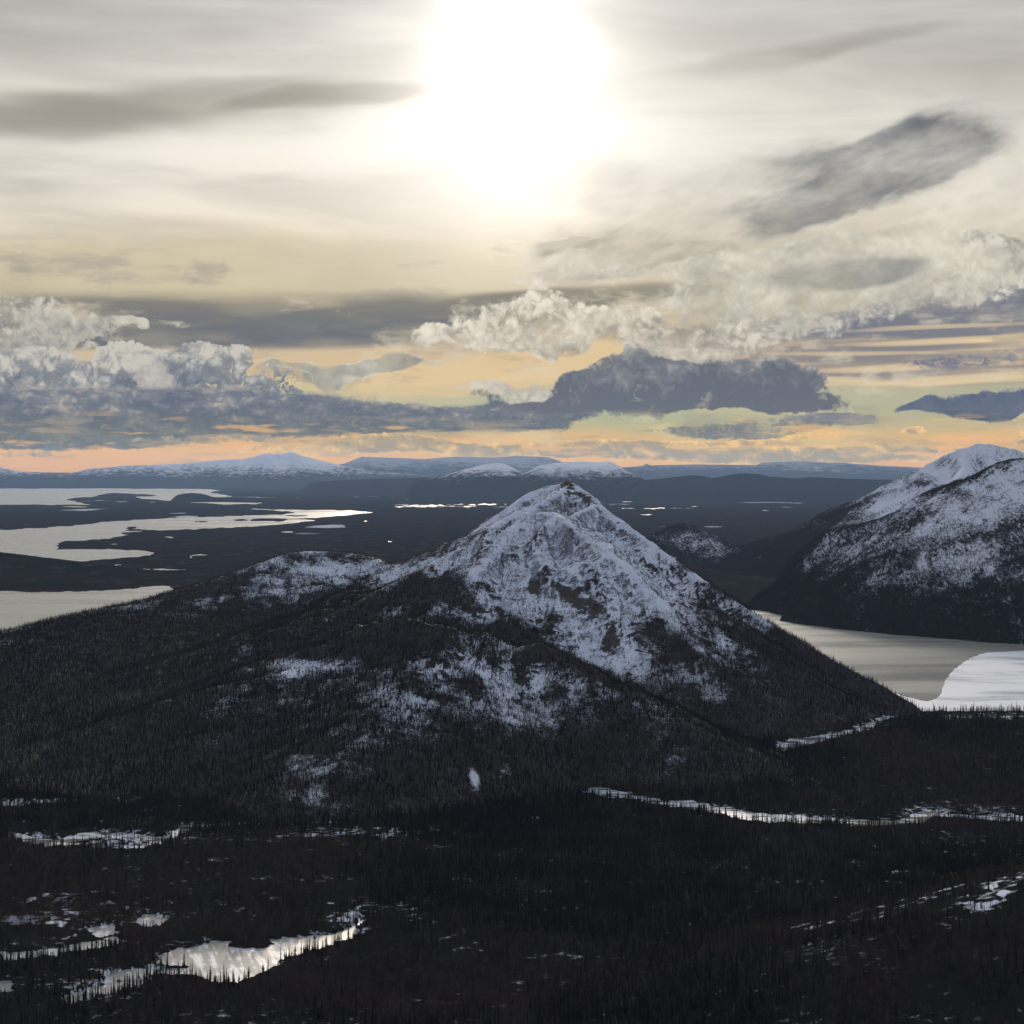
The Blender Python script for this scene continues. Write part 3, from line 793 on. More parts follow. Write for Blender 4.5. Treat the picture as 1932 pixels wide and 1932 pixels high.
def hills_height(ridges, x, y, seed, amp=16.0, wl=240.0, warp_=40.0):
    wx = x + warp_ * fbm(x / (wl * 1.2), y / (wl * 1.2), 4, seed)
    wy = y + warp_ * fbm(x / (wl * 1.2), y / (wl * 1.2), 4, seed + 9)
    h, near = ridge_height(x, y, ridges)
    h2, _ = ridge_height(wx, wy, ridges)
    k = sstep(near, 0, 100)
    h = h * (1 - k) + h2 * k
    up = sstep(h, 10, 150)
    h = h + (fbm(x / wl, y / wl, 5, seed + 20, ridged=True) - 0.45) * amp * up * sstep(near, 5, 120)
    h = h + fbm(x / 40, y / 40, 3, seed + 30, ridged=True) * 3.0 * up
    return h


def fan(u0, u1, du, d0, d1, nd, geo=False):
    """Grid in azimuth columns (px) by distance rows."""
    us = np.arange(u0, u1 + du, du)
    ds = np.geomspace(d0, d1, nd) if geo else np.linspace(d0, d1, nd)
    U, Dd = np.meshgrid(us, ds)
    return (U - CU) / FOC * Dd, Dd


# ------------------------------------------------------------------ materials
def material(name):
    m = bpy.data.materials.new(name)
    m.use_nodes = True
    X.nt = m.node_tree
    m.node_tree.nodes.clear()
    return m


def finish(m, color, rough=0.9, spec=0.2, bump=None, bump_d=1.0, bump_s=1.0, ior=1.5):
    b = nn('ShaderNodeBsdfPrincipled')
    put(b.inputs['Base Color'], color)
    put(b.inputs['Roughness'], rough)
    put(b.inputs['Specular IOR Level'], spec)
    b.inputs['IOR'].default_value = ior
    if bump is not None:
        n = nn('ShaderNodeBump')
        n.inputs['Strength'].default_value = bump_s
        n.inputs['Distance'].default_value = bump_d
        put(n.inputs['Height'], bump)
        X.nt.links.new(n.outputs[0], b.inputs['Normal'])
    o = nn('ShaderNodeOutputMaterial')
    X.nt.links.new(b.outputs[0], o.inputs['Surface'])
    return m


def attr(name):
    return X(nn('ShaderNodeAttribute', attribute_name=name).outputs['Fac'])


def world_pos():
    return X(nn('ShaderNodeNewGeometry').outputs['Position'])


SNOW = (0.72, 0.75, 0.81, 1)
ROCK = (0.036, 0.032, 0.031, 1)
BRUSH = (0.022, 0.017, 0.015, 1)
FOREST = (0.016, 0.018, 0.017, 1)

# massif: snow cover broken by scrub and rock
mat_massif = material('snow_scrub_and_rock')
p = world_pos()
px_, py_, pz_ = xyz(p)
stretch = vec(px_, py_, pz_ * 0.6)
n1 = noise(stretch, 1 / 16.0, 6, 0.80)
n2 = noise(stretch, 1 / 70.0, 5, 0.65)
n3 = noise(stretch, 1 / 2.6, 2, 0.6)
cov = attr('cover')
nz = xyz(X(nn('ShaderNodeNewGeometry').outputs['True Normal']))[2]
m = cov * 0.92 + (n1 - 0.5) * 1.1 + (n2 - 0.5) * 0.6 + (n3 - 0.5) * 0.9 - smooth(nz, 0.80, 0.62) * 0.45
snowy = smooth(m, 0.26, 0.74)
bare = mixc(smooth(n2, 0.4, 0.6), BRUSH, ROCK)
bare = mixc(smooth(n1, 0.45, 0.7) * 0.5, bare, (0.085, 0.062, 0.048, 1))
finish(mat_massif, mixc(snowy, mixc(smooth(attr('rock'), 0.1, 0.6), bare, (0.070, 0.058, 0.050, 1)), mixc(smooth(n1, 0.35, 0.7), SNOW, (0.60, 0.66, 0.78, 1))), 0.75, 0.15, n1 * 0.6 + n3 * 0.2, 2.2, 0.6)

# right-hand range: the same, coarser
mat_range = material('snow_scrub_and_rock_far')
p = world_pos()
px_, py_, pz_ = xyz(p)
# bands run down the slope
n1 = noise(vec(px_ + pz_ * 0.4, py_ * 0.5, pz_ * 0.35), 1 / 10.0, 5, 0.75)
n2 = noise(vec(px_, py_ * 0.6, pz_ * 0.35), 1 / 80.0, 5, 0.66)
cov = attr('cover')
nz = xyz(X(nn('ShaderNodeNewGeometry').outputs['True Normal']))[2]
m = cov * 0.9 + (n1 - 0.5) * 2.0 + (n2 - 0.5) * 1.3 - smooth(nz, 0.78, 0.6) * 0.3
snowy = smooth(m, 0.22, 0.86)
finish(mat_range, mixc(snowy, mixc(smooth(pz_, 60.0, 260.0), FOREST, mixc(n2, BRUSH, ROCK)), SNOW), 1.0, 0.0, n1, 5.0, 0.5)

# plain: dark forest with openings
mat_ground = material('forest_floor_and_snow')
p = world_pos()
px_, py_, pz_ = xyz(p)
n1 = noise(p, 1 / 11.0, 4, 0.6)
n2 = noise(p, 1 / 420.0, 5, 0.6)
cov = attr('cover')
snowy = smooth(cov + (n1 - 0.5) * 0.9, 0.40, 0.60)
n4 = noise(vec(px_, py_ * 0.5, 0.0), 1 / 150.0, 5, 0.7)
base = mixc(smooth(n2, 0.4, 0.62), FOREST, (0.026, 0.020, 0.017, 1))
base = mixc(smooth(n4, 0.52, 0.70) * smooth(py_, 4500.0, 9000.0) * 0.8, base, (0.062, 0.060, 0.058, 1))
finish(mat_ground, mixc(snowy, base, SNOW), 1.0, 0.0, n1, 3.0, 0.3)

# far ranges: snow above the tree line
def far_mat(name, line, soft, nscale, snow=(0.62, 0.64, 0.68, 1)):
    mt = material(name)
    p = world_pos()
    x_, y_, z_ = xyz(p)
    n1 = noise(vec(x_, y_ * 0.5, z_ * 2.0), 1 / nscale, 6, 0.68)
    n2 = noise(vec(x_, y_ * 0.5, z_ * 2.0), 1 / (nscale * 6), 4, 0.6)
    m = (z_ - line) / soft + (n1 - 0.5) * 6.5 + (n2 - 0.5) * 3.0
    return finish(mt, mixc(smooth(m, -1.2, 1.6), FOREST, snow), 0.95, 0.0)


# water and ice
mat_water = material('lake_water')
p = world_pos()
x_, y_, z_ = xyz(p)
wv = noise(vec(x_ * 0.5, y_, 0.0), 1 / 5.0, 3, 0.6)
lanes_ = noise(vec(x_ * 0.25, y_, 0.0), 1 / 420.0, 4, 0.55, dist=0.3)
finish(mat_water, (0.27, 0.265, 0.215, 1), smooth(lanes_, 0.38, 0.62, 0.16, 0.34), 0.5, wv, 0.7, 1.0, 2.2)  # pale base colour stands in for sky glare on the water

mat_ice = material('snow_covered_ice')
p = world_pos()
x_, y_, z_ = xyz(p)
n1 = noise(vec(x_ * 0.5 + y_ * 0.2, y_, 0.0), 1 / 140.0, 4, 0.5)
n2 = noise(vec(x_ * 0.25, y_, 0.0), 1 / 18.0, 4, 0.6)
n3 = noise(vec(x_, y_, 0.0), 1 / 260.0, 3, 0.5)
grey = smooth(n1 * 0.5 + n2 * 0.3 + n3 * 0.2, 0.47, 0.60)
finish(mat_ice, mixc(grey * 0.28, (0.93, 0.94, 0.95, 1), (0.40, 0.44, 0.48, 1)), mixc(grey, (0.5, 0.5, 0.5, 1), (0.25, 0.25, 0.25, 1)), 0.5, n2, 0.3, 0.4)

mat_river = material('river_ice')
p = world_pos()
x_, y_, z_ = xyz(p)
n1 = noise(vec(x_ * 0.35, y_, 0.0), 1 / 16.0, 5, 0.62)
n2 = noise(vec(x_ * 0.3, y_, 0.0), 1 / 70.0, 4, 0.6)
gravel = smooth(n1 * 0.6 + n2 * 0.4, 0.47, 0.53)
finish(mat_river, mixc(gravel, (0.66, 0.70, 0.76, 1), (0.05, 0.042, 0.036, 1)), mixc(gravel, (0.35, 0.35, 0.35, 1), (0.9, 0.9, 0.9, 1)), 0.5)

mat_pond = material('bare_pond_ice')
p = world_pos()
x_, y_, z_ = xyz(p)
sw = noise(vec(x_ + y_ * 0.25, y_ * 0.08, 0.0), 1 / 9.0, 4, 0.6)
n2 = noise(p, 1 / 28.0, 4, 0.6)
drift = smooth(sw * 0.6 + n2 * 0.4, 0.48, 0.58)
finish(mat_pond, mixc(drift, (0.26, 0.26, 0.24, 1), (0.56, 0.58, 0.62, 1)), smooth(drift, 0.0, 1.0, 0.30, 0.5), 0.5)


mat_wet = material('wetland_ice')
p = world_pos()
x_, y_, z_ = xyz(p)
n1 = noise(vec(x_, y_ * 0.4, 0.0), 1 / 160.0, 4, 0.6)
finish(mat_wet, mixc(smooth(n1, 0.46, 0.54), (0.50, 0.50, 0.52, 1), (0.12, 0.12, 0.12, 1)), 0.7, 0.3)


# ------------------------------------------------------------------ haze: thin air over the whole country
def build_haze():
    me = bpy.data.meshes.new('haze')
    a, z0, z1 = 121000.0, -60.0, 1800.0
    vs = [(sx_ * a, sy_ * a, z) for z in (z0, z1) for sx_, sy_ in ((-1, -1), (1, -1), (1, 1), (-1, 1))]
    fs = [(3, 2, 1, 0), (4, 5, 6, 7), (0, 1, 5, 4), (1, 2, 6, 5), (2, 3, 7, 6), (3, 0, 4, 7)]
    me.from_pydata(vs, [], fs)
    o = bpy.data.objects.new('haze', me)
    COL.objects.link(o)
    o['kind'] = 'stuff'
    o['label'] = 'thin bluish haze over the lake plain and far ranges'
    o['category'] = 'haze'
    mt = material('haze')
    vmt = nn('ShaderNodeVolumePrincipled')
    vmt.inputs['Color'].default_value = HAZE_COL
    vmt.inputs['Density'].default_value = HAZE_DENSITY
    vmt.inputs['Anisotropy'].default_value = 0.4
    ou = nn('ShaderNodeOutputMaterial')
    mt.node_tree.links.new(vmt.outputs[0], ou.inputs['Volume'])
    me.materials.append(mt)
    mt.cycles.homogeneous_volume = True


HAZE_DENSITY = 0.42e-5
HAZE_COL = (0.36, 0.55, 0.90, 1)


# ------------------------------------------------------------------ ground sheet to the horizon
us = np.concatenate([np.linspace(-5200, -420, 24)[:-1], np.arange(-420, 2350, 2.2), np.linspace(2350, 7100, 24)[1:]])
vs_ = np.concatenate([HV + CAM_Z * FOC / np.array([119000., 113000, 108000, 104000, 100000, 96000]), np.arange(914, 1120, 0.7), np.arange(1120, 1965, 1.5), np.arange(1965, 2700, 5), np.arange(2700, 4200, 25)])
U, V = np.meshgrid(us, vs_)
gy = CAM_Z * FOC / (V - HV)
gx = (U - CU) / FOC * gy
gz = ground_height(gx, gy)
lake_sd, ice_sd = water_sd(gx, gy)
cov = np.zeros(gx.shape)
uu, vv = to_px(gx, gy)
cov += 0.45 * gb(uu, vv, [(1850, 1800, 120, 26, 25, .42), (1680, 1880, 60, 22, 0, .38), (1900, 1900, 90, 26, 20, .42), (1550, 1850, 30, 20, 0, .3), (640, 1575, 90, 12, 0, .35), (740, 1580, 40, 10, 0, .35),
                   (150, 1700, 60, 16, 0, .3), (100, 1740, 100, 14, 0, .3), (200, 1860, 160, 26, 5, .42), (20, 1740, 40, 10, 0, .4), (700, 1710, 60, 14, 0, .3), (640, 1740, 50, 18, 0, .3),
                   (1500, 1478, 60, 8, 0, .22), (1780, 1530, 200, 8, 0, .3), (60, 1515, 110, 5, 0, .5), (300, 1590, 160, 12, 0, .4)])
cov += 0.10 * sstep(-ice_sd, 5, 0.5) * (ice_sd < 0)
cov += 0.12 * fbm(gx / 60, gy / 60, 3, 90)
cov += 0.27 + 0.5 * opening(gx, gy)
cov = np.where(vv < 1130, 0.0, cov)
# thin snowy wetlands far out
cov += np.where(vv < 1130, 0.55 * sstep(fbm(gx / 900, gy / 2200, 4, 93), 0.42, 0.6) * sstep(vv, 905, 940), 0)
ground = grid_mesh('ground', gx, gy, gz, mat_ground, {'cover': cov}, label='dark forested valley floor and lake plain')

# the rest of the circle, coarse, so that the land closes behind the camera
rad = np.array([1, 590., 1955, 3000, 6000, 12000, 25000, 60000, 119000.])
a_f = math.atan((us[-1] - CU) / FOC)
a_b = math.atan((us[0] - CU) / FOC)
aa = np.linspace(a_f, 2 * math.pi + a_b, 70)
A_, R_ = np.meshgrid(aa, rad)
# match the straight distance rows of the ground sheet near its side edges
edge = np.cos(a_f) * 0 + 1
zz = 4.5 + 0 * A_
k2 = np.clip((R_ < 1500), 0, 1)
o_ = grid_mesh('ground', np.sin(A_) * R_, np.cos(A_) * R_, zz, mat_ground, {'cover': zz * 0}, label='dark forested land around and behind the camera')
# valley floor between the camera's foot and the first row of the sheet
na_ = np.linspace(a_b, a_f, 60)
A_, T_ = np.meshgrid(na_, np.linspace(0, 1, 12))
yy = 30 + T_ * (gy[-1, 0] - 30)
o_ = grid_mesh('ground', np.tan(A_) * yy, yy, np.minimum(4.5 + 0 * yy, 4.5), mat_ground, {'cover': yy * 0}, label='dark forested slope foot below the camera')

# ------------------------------------------------------------------ mountains
x, y = fan(-320, 1790, 1.9, 2950, 6500, 1000)
MZ = massif_height(x, y)
GZ = np.full(MZ.shape, 2.0)
cv = massif_cover(x, y, MZ)
uu_, vv_ = proj(x, y, MZ)
rk = np.clip(gb(uu_ + 6 * vnoise(x / 9, y / 9, 81), vv_ + 5 * vnoise(x / 11, y / 11, 82), ROCKS) * 1.3 + 0.5 * fbm(x / 26, y / 26, 3, 83) - 0.15, 0, 1)
# snow lies on nearly all of the ground here; it is the trees that darken the slopes
lie = np.clip(-0.5 * np.clip(belts(uu_, vv_), 0, 1) + 0.29 + 0.74 * cv + 0.22 * sstep(MZ, 230, 360) - 0.22 * sstep(MZ, 120, 20) - 0.14 * sstep(uu_, 620, 250) - 1.1 * rk - 0.55 * ribs(x, y) * sstep(MZ, 60, 200), 0, 1)
grid_mesh('mountain', x, y, MZ, mat_massif, {'cover': lie, 'rock': rk}, keep=MZ > 0.5, label='steep snow-dusted pyramid peak with forested shoulders in the centre')

x, y = fan(1395, 2500, 2.0, 5500, 9300, 560)
z = hills_height(R1, x, y, 120, 34, 260, 60)
z = z + 26 * fbm(x / 300, y / 600, 4, 133, ridged=True) * sstep(z, 30, 250) * 0.5
u_, v_ = proj(x, y, z)
_, nr_ = ridge_height(x, y, [R1[0]])
cv = np.clip(0.02 - 0.45 * np.exp(-(nr_ / 38) ** 2) + 0.06 + 0.52 * np.clip(z / 440, 0, 1) - 0.6 * (fbm(x / 260, y / 260, 5, 140, ridged=True) - 0.35) * sstep(z, 60, 220) + gb(u_, v_, [(1660, 1090, 120, 40, 30, .12), (1740, 1060, 8, 14, -20, .9), (1870, 1080, 12, 10, 0, .7), (1800, 1000, 120, 40, 25, .2), (1580, 1040, 70, 26, 20, .1),
                                                            (1640, 1100, 6, 26, -40, .3), (1500, 1130, 80, 60, 0, -.25), (1700, 1170, 200, 40, -8, -.2)]) + .16 * fbm(x / 160, y / 300, 4, 141), -1, 1)
grid_mesh('mountain', x, y, z, mat_range, {'cover': cv}, keep=z > 0.3, label='snow-streaked mountain flank rising over the right lake')

x, y = fan(1330, 2600, 2.0, 9300, 13800, 460)
z = hills_height(R2, x, y, 160, 44, 420, 60)
u_, v_ = proj(x, y, z)
cv = np.clip(-0.20 + 0.95 * sstep(z, 80, 500) - 0.6 * (fbm(x / 420, y / 420, 5, 180, ridged=True) - 0.35) + .14 * fbm(x / 300, y / 500, 4, 171), -1, 1)
grid_mesh('mountain', x, y, z, mat_range, {'cover': cv}, keep=z > 0.3, label='pointed snowy peak behind the right mountain flank')

x, y = fan(1180, 1450, 1.5, 11000, 13200, 260)
z = hills_height(HILL, x, y, 190, 22, 260, 40)
u_, v_ = proj(x, y, z)
cv = np.clip(gb(u_, v_, [(1340, 1030, 60, 24, -25, .50), (1270, 1020, 40, 14, 0, .26)]) + .1 * fbm(x / 130, y / 160, 3, 191), 0, 1)
grid_mesh('hill', x, y, z, mat_range, {'cover': cv}, keep=z > 0.3, label='small isolated hill with snowy face right of the peak')

x, y = fan(-500, 260, 2.0, 8600, 11600, 240)
z = hills_height(KNOLL, x, y, 210, 5, 300, 20)
cv = np.clip(.02 + .08 * fbm(x / 90, y / 90, 3, 211), 0, 1)
grid_mesh('hill', x, y, z, mat_ground, {'cover': cv}, keep=z > 0.3, label='low wooded headland between the two left lakes')


def far_range(prof, d, front, back, mat, name, label, seed, spur=0.5, du=2.0, rows=90, u_pad=0, wl=1.0):
    """A range whose crest follows the profile (u, v) at distance d; spurs run out to the front."""
    us_ = np.arange(prof[0][0], prof[-1][0] + du, du)
    pv = np.interp(us_, [p_[0] for p_ in prof], [p_[1] for p_ in prof])
    t = np.concatenate([np.linspace(-1, 0, rows), np.linspace(0, 1, rows // 3)[1:]])
    U_, T_ = np.meshgrid(us_, t)
    D_ = d + np.where(T_ < 0, T_ * front, T_ * back)
    x_ = (U_ - CU) / FOC * D_
    crest = CAM_Z - (pv[None, :] - HV) / FOC * d
    crest = crest * sstep(us_, us_[0], us_[0] + 28)[None, :] * sstep(us_, us_[-1], us_[-1] - 28)[None, :] if us_[-1] - us_[0] > 250 else crest
    cr = np.repeat(crest, len(t), 0)
    n = fbm(x_ / (2200 * wl), D_ / (4200 * wl), 6, seed, gain=0.6, ridged=True)
    sh = (1 - np.abs(T_)) ** 1.15
    z_ = cr * sh * (1 + spur * (n - 0.1) * np.clip(np.abs(T_) * 4, 0, 1)) - 4
    z_ = z_ * (1 - 0.0 * T_)
    return grid_mesh(name, x_, D_, z_, mat, keep=None, label=label)


fm1 = far_mat('far_snow_and_forest', 640, 200, 260, (0.78, 0.79, 0.82, 1))
fm2 = far_mat('haze_dulled_snow', 900, 300, 500, (0.36, 0.35, 0.36, 1))  # snow colour dulled to imitate haze over the farthest ranges
fm3 = far_mat('low_wooded_hills', 1400, 200, 400)
fm4 = far_mat('middle_snow_hills', 540, 90, 170, (0.78, 0.79, 0.82, 1))
far_range([(-700, 880), (-400, 872), (-120, 876), (0, 881.7), (30, 889), (80, 891), (141, 891.5), (172, 884), (200, 882), (232, 879), (290, 877), (353, 874), (400, 869), (429, 866.6), (460, 866), (480, 861.5), (495, 856.5), (505, 855), (520, 856.5), (530, 857),
           (540, 854), (548, 852.2), (556, 854), (571, 860), (606, 869), (646, 878), (680, 885), (707, 889), (760, 893), (830, 900), (900, 906)], 84000, 13800, 12000, fm1, 'mountain', 'long snow-capped range with twin tops across the far lake', 300, du=1.5)
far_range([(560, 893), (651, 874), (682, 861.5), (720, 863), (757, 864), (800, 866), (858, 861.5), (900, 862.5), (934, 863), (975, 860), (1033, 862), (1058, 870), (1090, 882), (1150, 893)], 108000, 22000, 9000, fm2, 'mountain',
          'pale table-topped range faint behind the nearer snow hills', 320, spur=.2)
far_range([(760, 906), (828, 897), (860, 890), (884, 884), (910, 877), (939, 873), (955, 876), (976, 886), (992, 895), (1010, 902), (1040, 907)], 47000, 9000, 6000, fm4, 'mountain', 'white rounded hill with a small cone top left of the peak', 340, du=1.2)
far_range([(940, 906), (975, 897), (997, 888.6), (1020, 879), (1048, 873), (1075, 871), (1103, 870), (1120, 872), (1134, 872), (1146, 869.5), (1159, 873.5), (1179, 886), (1214, 903.7), (1240, 907)], 46000, 9000, 6000, fm4, 'mountain', 'white dome-shaped hill directly behind the central summit', 345, du=1.2)
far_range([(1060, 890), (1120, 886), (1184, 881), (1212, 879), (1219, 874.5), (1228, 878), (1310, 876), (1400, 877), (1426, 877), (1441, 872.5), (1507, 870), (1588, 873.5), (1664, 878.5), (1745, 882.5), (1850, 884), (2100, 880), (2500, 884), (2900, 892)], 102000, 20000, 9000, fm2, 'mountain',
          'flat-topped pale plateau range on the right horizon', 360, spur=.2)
far_range([(1180, 909), (1260, 901), (1305, 896), (1330, 898), (1345, 902), (1380, 895), (1401, 892.5), (1430, 894), (1452, 899), (1500, 902), (1530, 900), (1600, 903), (1680, 905), (1760, 908)], 44000, 7000, 5000, fm3, 'hill', 'low dark wooded hills in front of the right plateau', 380, spur=.2)
far_range([(560, 912), (640, 906), (720, 903), (800, 901), (880, 903), (960, 906), (1060, 904), (1150, 907), (1230, 910)], 54000, 7000, 6000, fm3, 'hill', 'low dark foothills below the far snow hills', 385, spur=.3)
far_range([(318, 948), (326, 940), (333, 934), (345, 931), (362, 929.5), (380, 931), (392, 934), (405, 938), (440, 940), (470, 945)], 38500, 2200, 1500, fm3, 'hill', 'dark humped island at the end of the far lake', 395, spur=.1, du=1.0, rows=30)
far_range([(170, 938), (185, 934), (200, 931), (215, 929.5), (230, 930.5), (250, 932), (280, 933), (300, 935)], 47500, 2500, 1500, fm3, 'hill', 'low dark peninsula reaching into the far lake', 397, spur=.1, du=1.0, rows=30)


# ------------------------------------------------------------------ lakes, ice, river
def sheet(name, pts, z, mat, label, thick=0.0):
    me = bpy.data.meshes.new(name)
    me.from_pydata([(*W(u0, v0, CAM_Z * FOC / (v0 - HV))[:2], z) for u0, v0 in pts], [], [list(range(len(pts)))])
    me.materials.append(mat)
    o = bpy.data.objects.new(name, me)
    COL.objects.link(o)
    me.update()
    if me.polygons[0].normal.z < 0:
        me.flip_normals()
    o['kind'] = 'structure'
    o['label'] = label
    return o


def box(u0, u1, v0, v1):
    return [(u0, v0), (u1, v0), (u1, v1), (u0, v1)]


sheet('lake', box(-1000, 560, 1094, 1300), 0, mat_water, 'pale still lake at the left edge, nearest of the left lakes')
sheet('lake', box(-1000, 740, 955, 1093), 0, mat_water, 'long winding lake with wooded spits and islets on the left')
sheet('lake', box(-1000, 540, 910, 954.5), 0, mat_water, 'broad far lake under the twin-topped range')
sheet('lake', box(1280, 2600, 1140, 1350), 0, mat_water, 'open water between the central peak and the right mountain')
sheet('pond', box(741, 2000, 903, 1000), 0, mat_wet, 'small frozen ponds strewn over the far plain')
# ice shelf on the right lake: a rounded tongue with its own thickness
ICE = [(2600, 1240), (2100, 1226), (1932, 1228), (1866, 1231), (1848, 1235), (1830, 1242), (1812, 1254), (1800, 1264), (1793, 1272), (1784, 1283), (1780, 1296), (1775, 1310), (1770, 1316), (1762, 1320), (1750, 1323.5),
       (1738, 1322), (1728, 1319), (1714, 1316), (1700, 1312), (1686, 1306), (1640, 1296), (1640, 1345), (1800, 1346), (2600, 1349)]
ICE2 = []
for i_, (p0, p1) in enumerate(zip(ICE, ICE[1:] + ICE[:1])):
    for k_ in range(4):
        f = k_ / 4
        a_, b_ = p0[0] + (p1[0] - p0[0]) * f, p0[1] + (p1[1] - p0[1]) * f
        j = 0.9 if 1 <= i_ < 20 else 0
        ICE2.append((a_ + j * random.Random(i_ * 9 + k_).uniform(-1.6, 1.6), b_ + j * random.Random(i_ * 7 + k_ + 99).uniform(-.5, .5)))
ice = sheet('lake_ice', ICE2, 0.35, mat_ice, 'white snow-covered ice sheet with a rounded edge on the right lake')
ice['category'] = 'ice sheet'
sheet('river', box(-900, 2500, 1351, 1680), 0.25, mat_river, 'frozen braided river winding along the foot of the mountain')
sheet('pond', box(-900, 800, 1688, 1925), 0.25, mat_pond, 'frozen marsh ponds among the spruces at lower left')


# ------------------------------------------------------------------ trees
mat_needles = material('spruce_needles')
rn = X(nn('ShaderNodeObjectInfo').outputs['Random'])
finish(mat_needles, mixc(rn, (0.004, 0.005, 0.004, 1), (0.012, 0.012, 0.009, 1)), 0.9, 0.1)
mat_twigs = material('bare_twigs')
rn = X(nn('ShaderNodeObjectInfo').outputs['Random'])
finish(mat_twigs, mixc(rn, (0.030, 0.021, 0.017, 1), (0.10, 0.068, 0.055, 1)), 0.9, 0.1)
mat_bark = material('spruce_bark')
finish(mat_bark, (0.035, 0.028, 0.024, 1), 0.9, 0.1)
mat_birch = material('pale_bark')
finish(mat_birch, (0.20, 0.19, 0.18, 1), 0.8, 0.1)


def mesh_from(name, vs, fs, mat):
    me = bpy.data.meshes.new(name)
    me.from_pydata(vs, [], fs)
    me.materials.append(mat)
    return me


def spruce_crown(seed, h, width, lean=0.0):
    r = random.Random(seed)
    vs, fs = [], []
    levels = 15
    z0 = h * r.uniform(0.03, 0.10)
    for i in range(levels):
        t = i / (levels - 1)
        z = z0 + (h - z0) * t ** 0.93
        rad = width * ((1 - t) ** 0.75 * (0.75 + 0.25 * math.sin(t * 9 + seed)) + 0.05) * r.uniform(0.8, 1.15)
        n = 7 if t < 0.7 else 5
        a0 = r.uniform(0, 6.28)
        for k in range(n):
            a = a0 + 6.283 * k / n + r.uniform(-0.3, 0.3)
            rr = rad * r.uniform(0.6, 1.25)
            if r.random() < 0.08:
                continue
            dz = rr * r.uniform(0.25, 0.55)
            w = 0.42 * rr + 0.10
            c, s = math.cos(a), math.sin(a)
            b = len(vs)
            vs += [(0, 0, z + 0.25), (c * rr * 0.6 - s * w, s * rr * 0.6 + c * w, z - dz * 0.6), (c * rr, s * rr, z - dz), (c * rr * 0.6 + s * w, s * rr * 0.6 - c * w, z - dz * 0.6)]
            fs += [(b, b + 1, b + 2), (b, b + 2, b + 3)]
    b = len(vs)
    for k in range(5):
        a = 6.283 * k / 5
        vs.append((math.cos(a) * width * 0.34, math.sin(a) * width * 0.34, z0))
    vs.append((0, 0, h * 1.04))
    fs += [(b + k, b + (k + 1) % 5, b + 5) for k in range(5)]
    return vs, fs


def tube(vs, fs, p0, p1, r0, r1, n=5):
    b = len(vs)
    for p, r in ((p0, r0), (p1, r1)):
        for k in range(n):
            a = 6.283 * k / n
            vs.append((p[0] + math.cos(a) * r, p[1] + math.sin(a) * r, p[2]))
    fs += [(b + k, b + (k + 1) % n, b + n + (k + 1) % n, b + n + k) for k in range(n)]


def bare_crown(seed, h, width):
    r = random.Random(seed)
    vs, fs = [], []
    for i in range(70):
        t = r.uniform(0.22, 0.98)
        a = r.uniform(0, 6.283)
        q = width * (0.35 + 0.65 * math.sin(min(1, (t - 0.15) / 0.7) * 2.6)) * math.sqrt(r.random())
        x_, y_, z_ = math.cos(a) * q, math.sin(a) * q, h * t
        L = h * r.uniform(0.10, 0.2)
        ox, oy = math.cos(a) * L * r.uniform(0.1, 0.5), math.sin(a) * L * r.uniform(0.1, 0.5)
        w = r.uniform(0.05, 0.11)
        b = len(vs)
        ca, sa = math.cos(a + r.uniform(-1.5, 1.5)), math.sin(a + r.uniform(-1.5, 1.5))
        vs += [(x_ - ca * w, y_ - sa * w, z_ - L * 0.5), (x_ + ca * w, y_ + sa * w, z_ - L * 0.5), (x_ + ox, y_ + oy, z_ + L * 0.5)]
        fs.append((b, b + 1, b + 2))
        if i % 2 == 0:      # limb back to the stem
            b = len(vs)
            vs += [(0, 0, max(0.5, z_ - L * 1.2)), (0, 0.1, max(0.5, z_ - L * 1.2) - 0.15), (x_, y_, z_)]
            fs.append((b, b + 1, b + 2))
    return vs, fs


def scrub_crown(seed, h, width):
    r = random.Random(seed)
    vs, fs = [], []
    for i in range(26):
        a = r.uniform(0, 6.283); q = width * math.sqrt(r.random()); z_ = h * r.uniform(0.1, 0.9) * (1 - 0.4 * q / width)
        x_, y_ = math.cos(a) * q, math.sin(a) * q
        b = len(vs)
        s = r.uniform(0.16, 0.34) * h
        for k in range(3):
            vs.append((x_ + r.uniform(-s, s), y_ + r.uniform(-s, s), z_ + r.uniform(-s, s) * 0.7))
        fs.append((b, b + 1, b + 2))
    return vs, fs


def trunk_mesh(h, r0, mat, name='trunk', top=0.97):
    vs, fs = [], []
    tube(vs, fs, (0, 0, -1.0), (0, 0, h * 0.5), r0, r0 * 0.6, 6)
    tube(vs, fs, (0, 0, h * 0.5), (0, 0, h * top), r0 * 0.6, 0.02, 6)
    return mesh_from(name, vs, fs, mat)


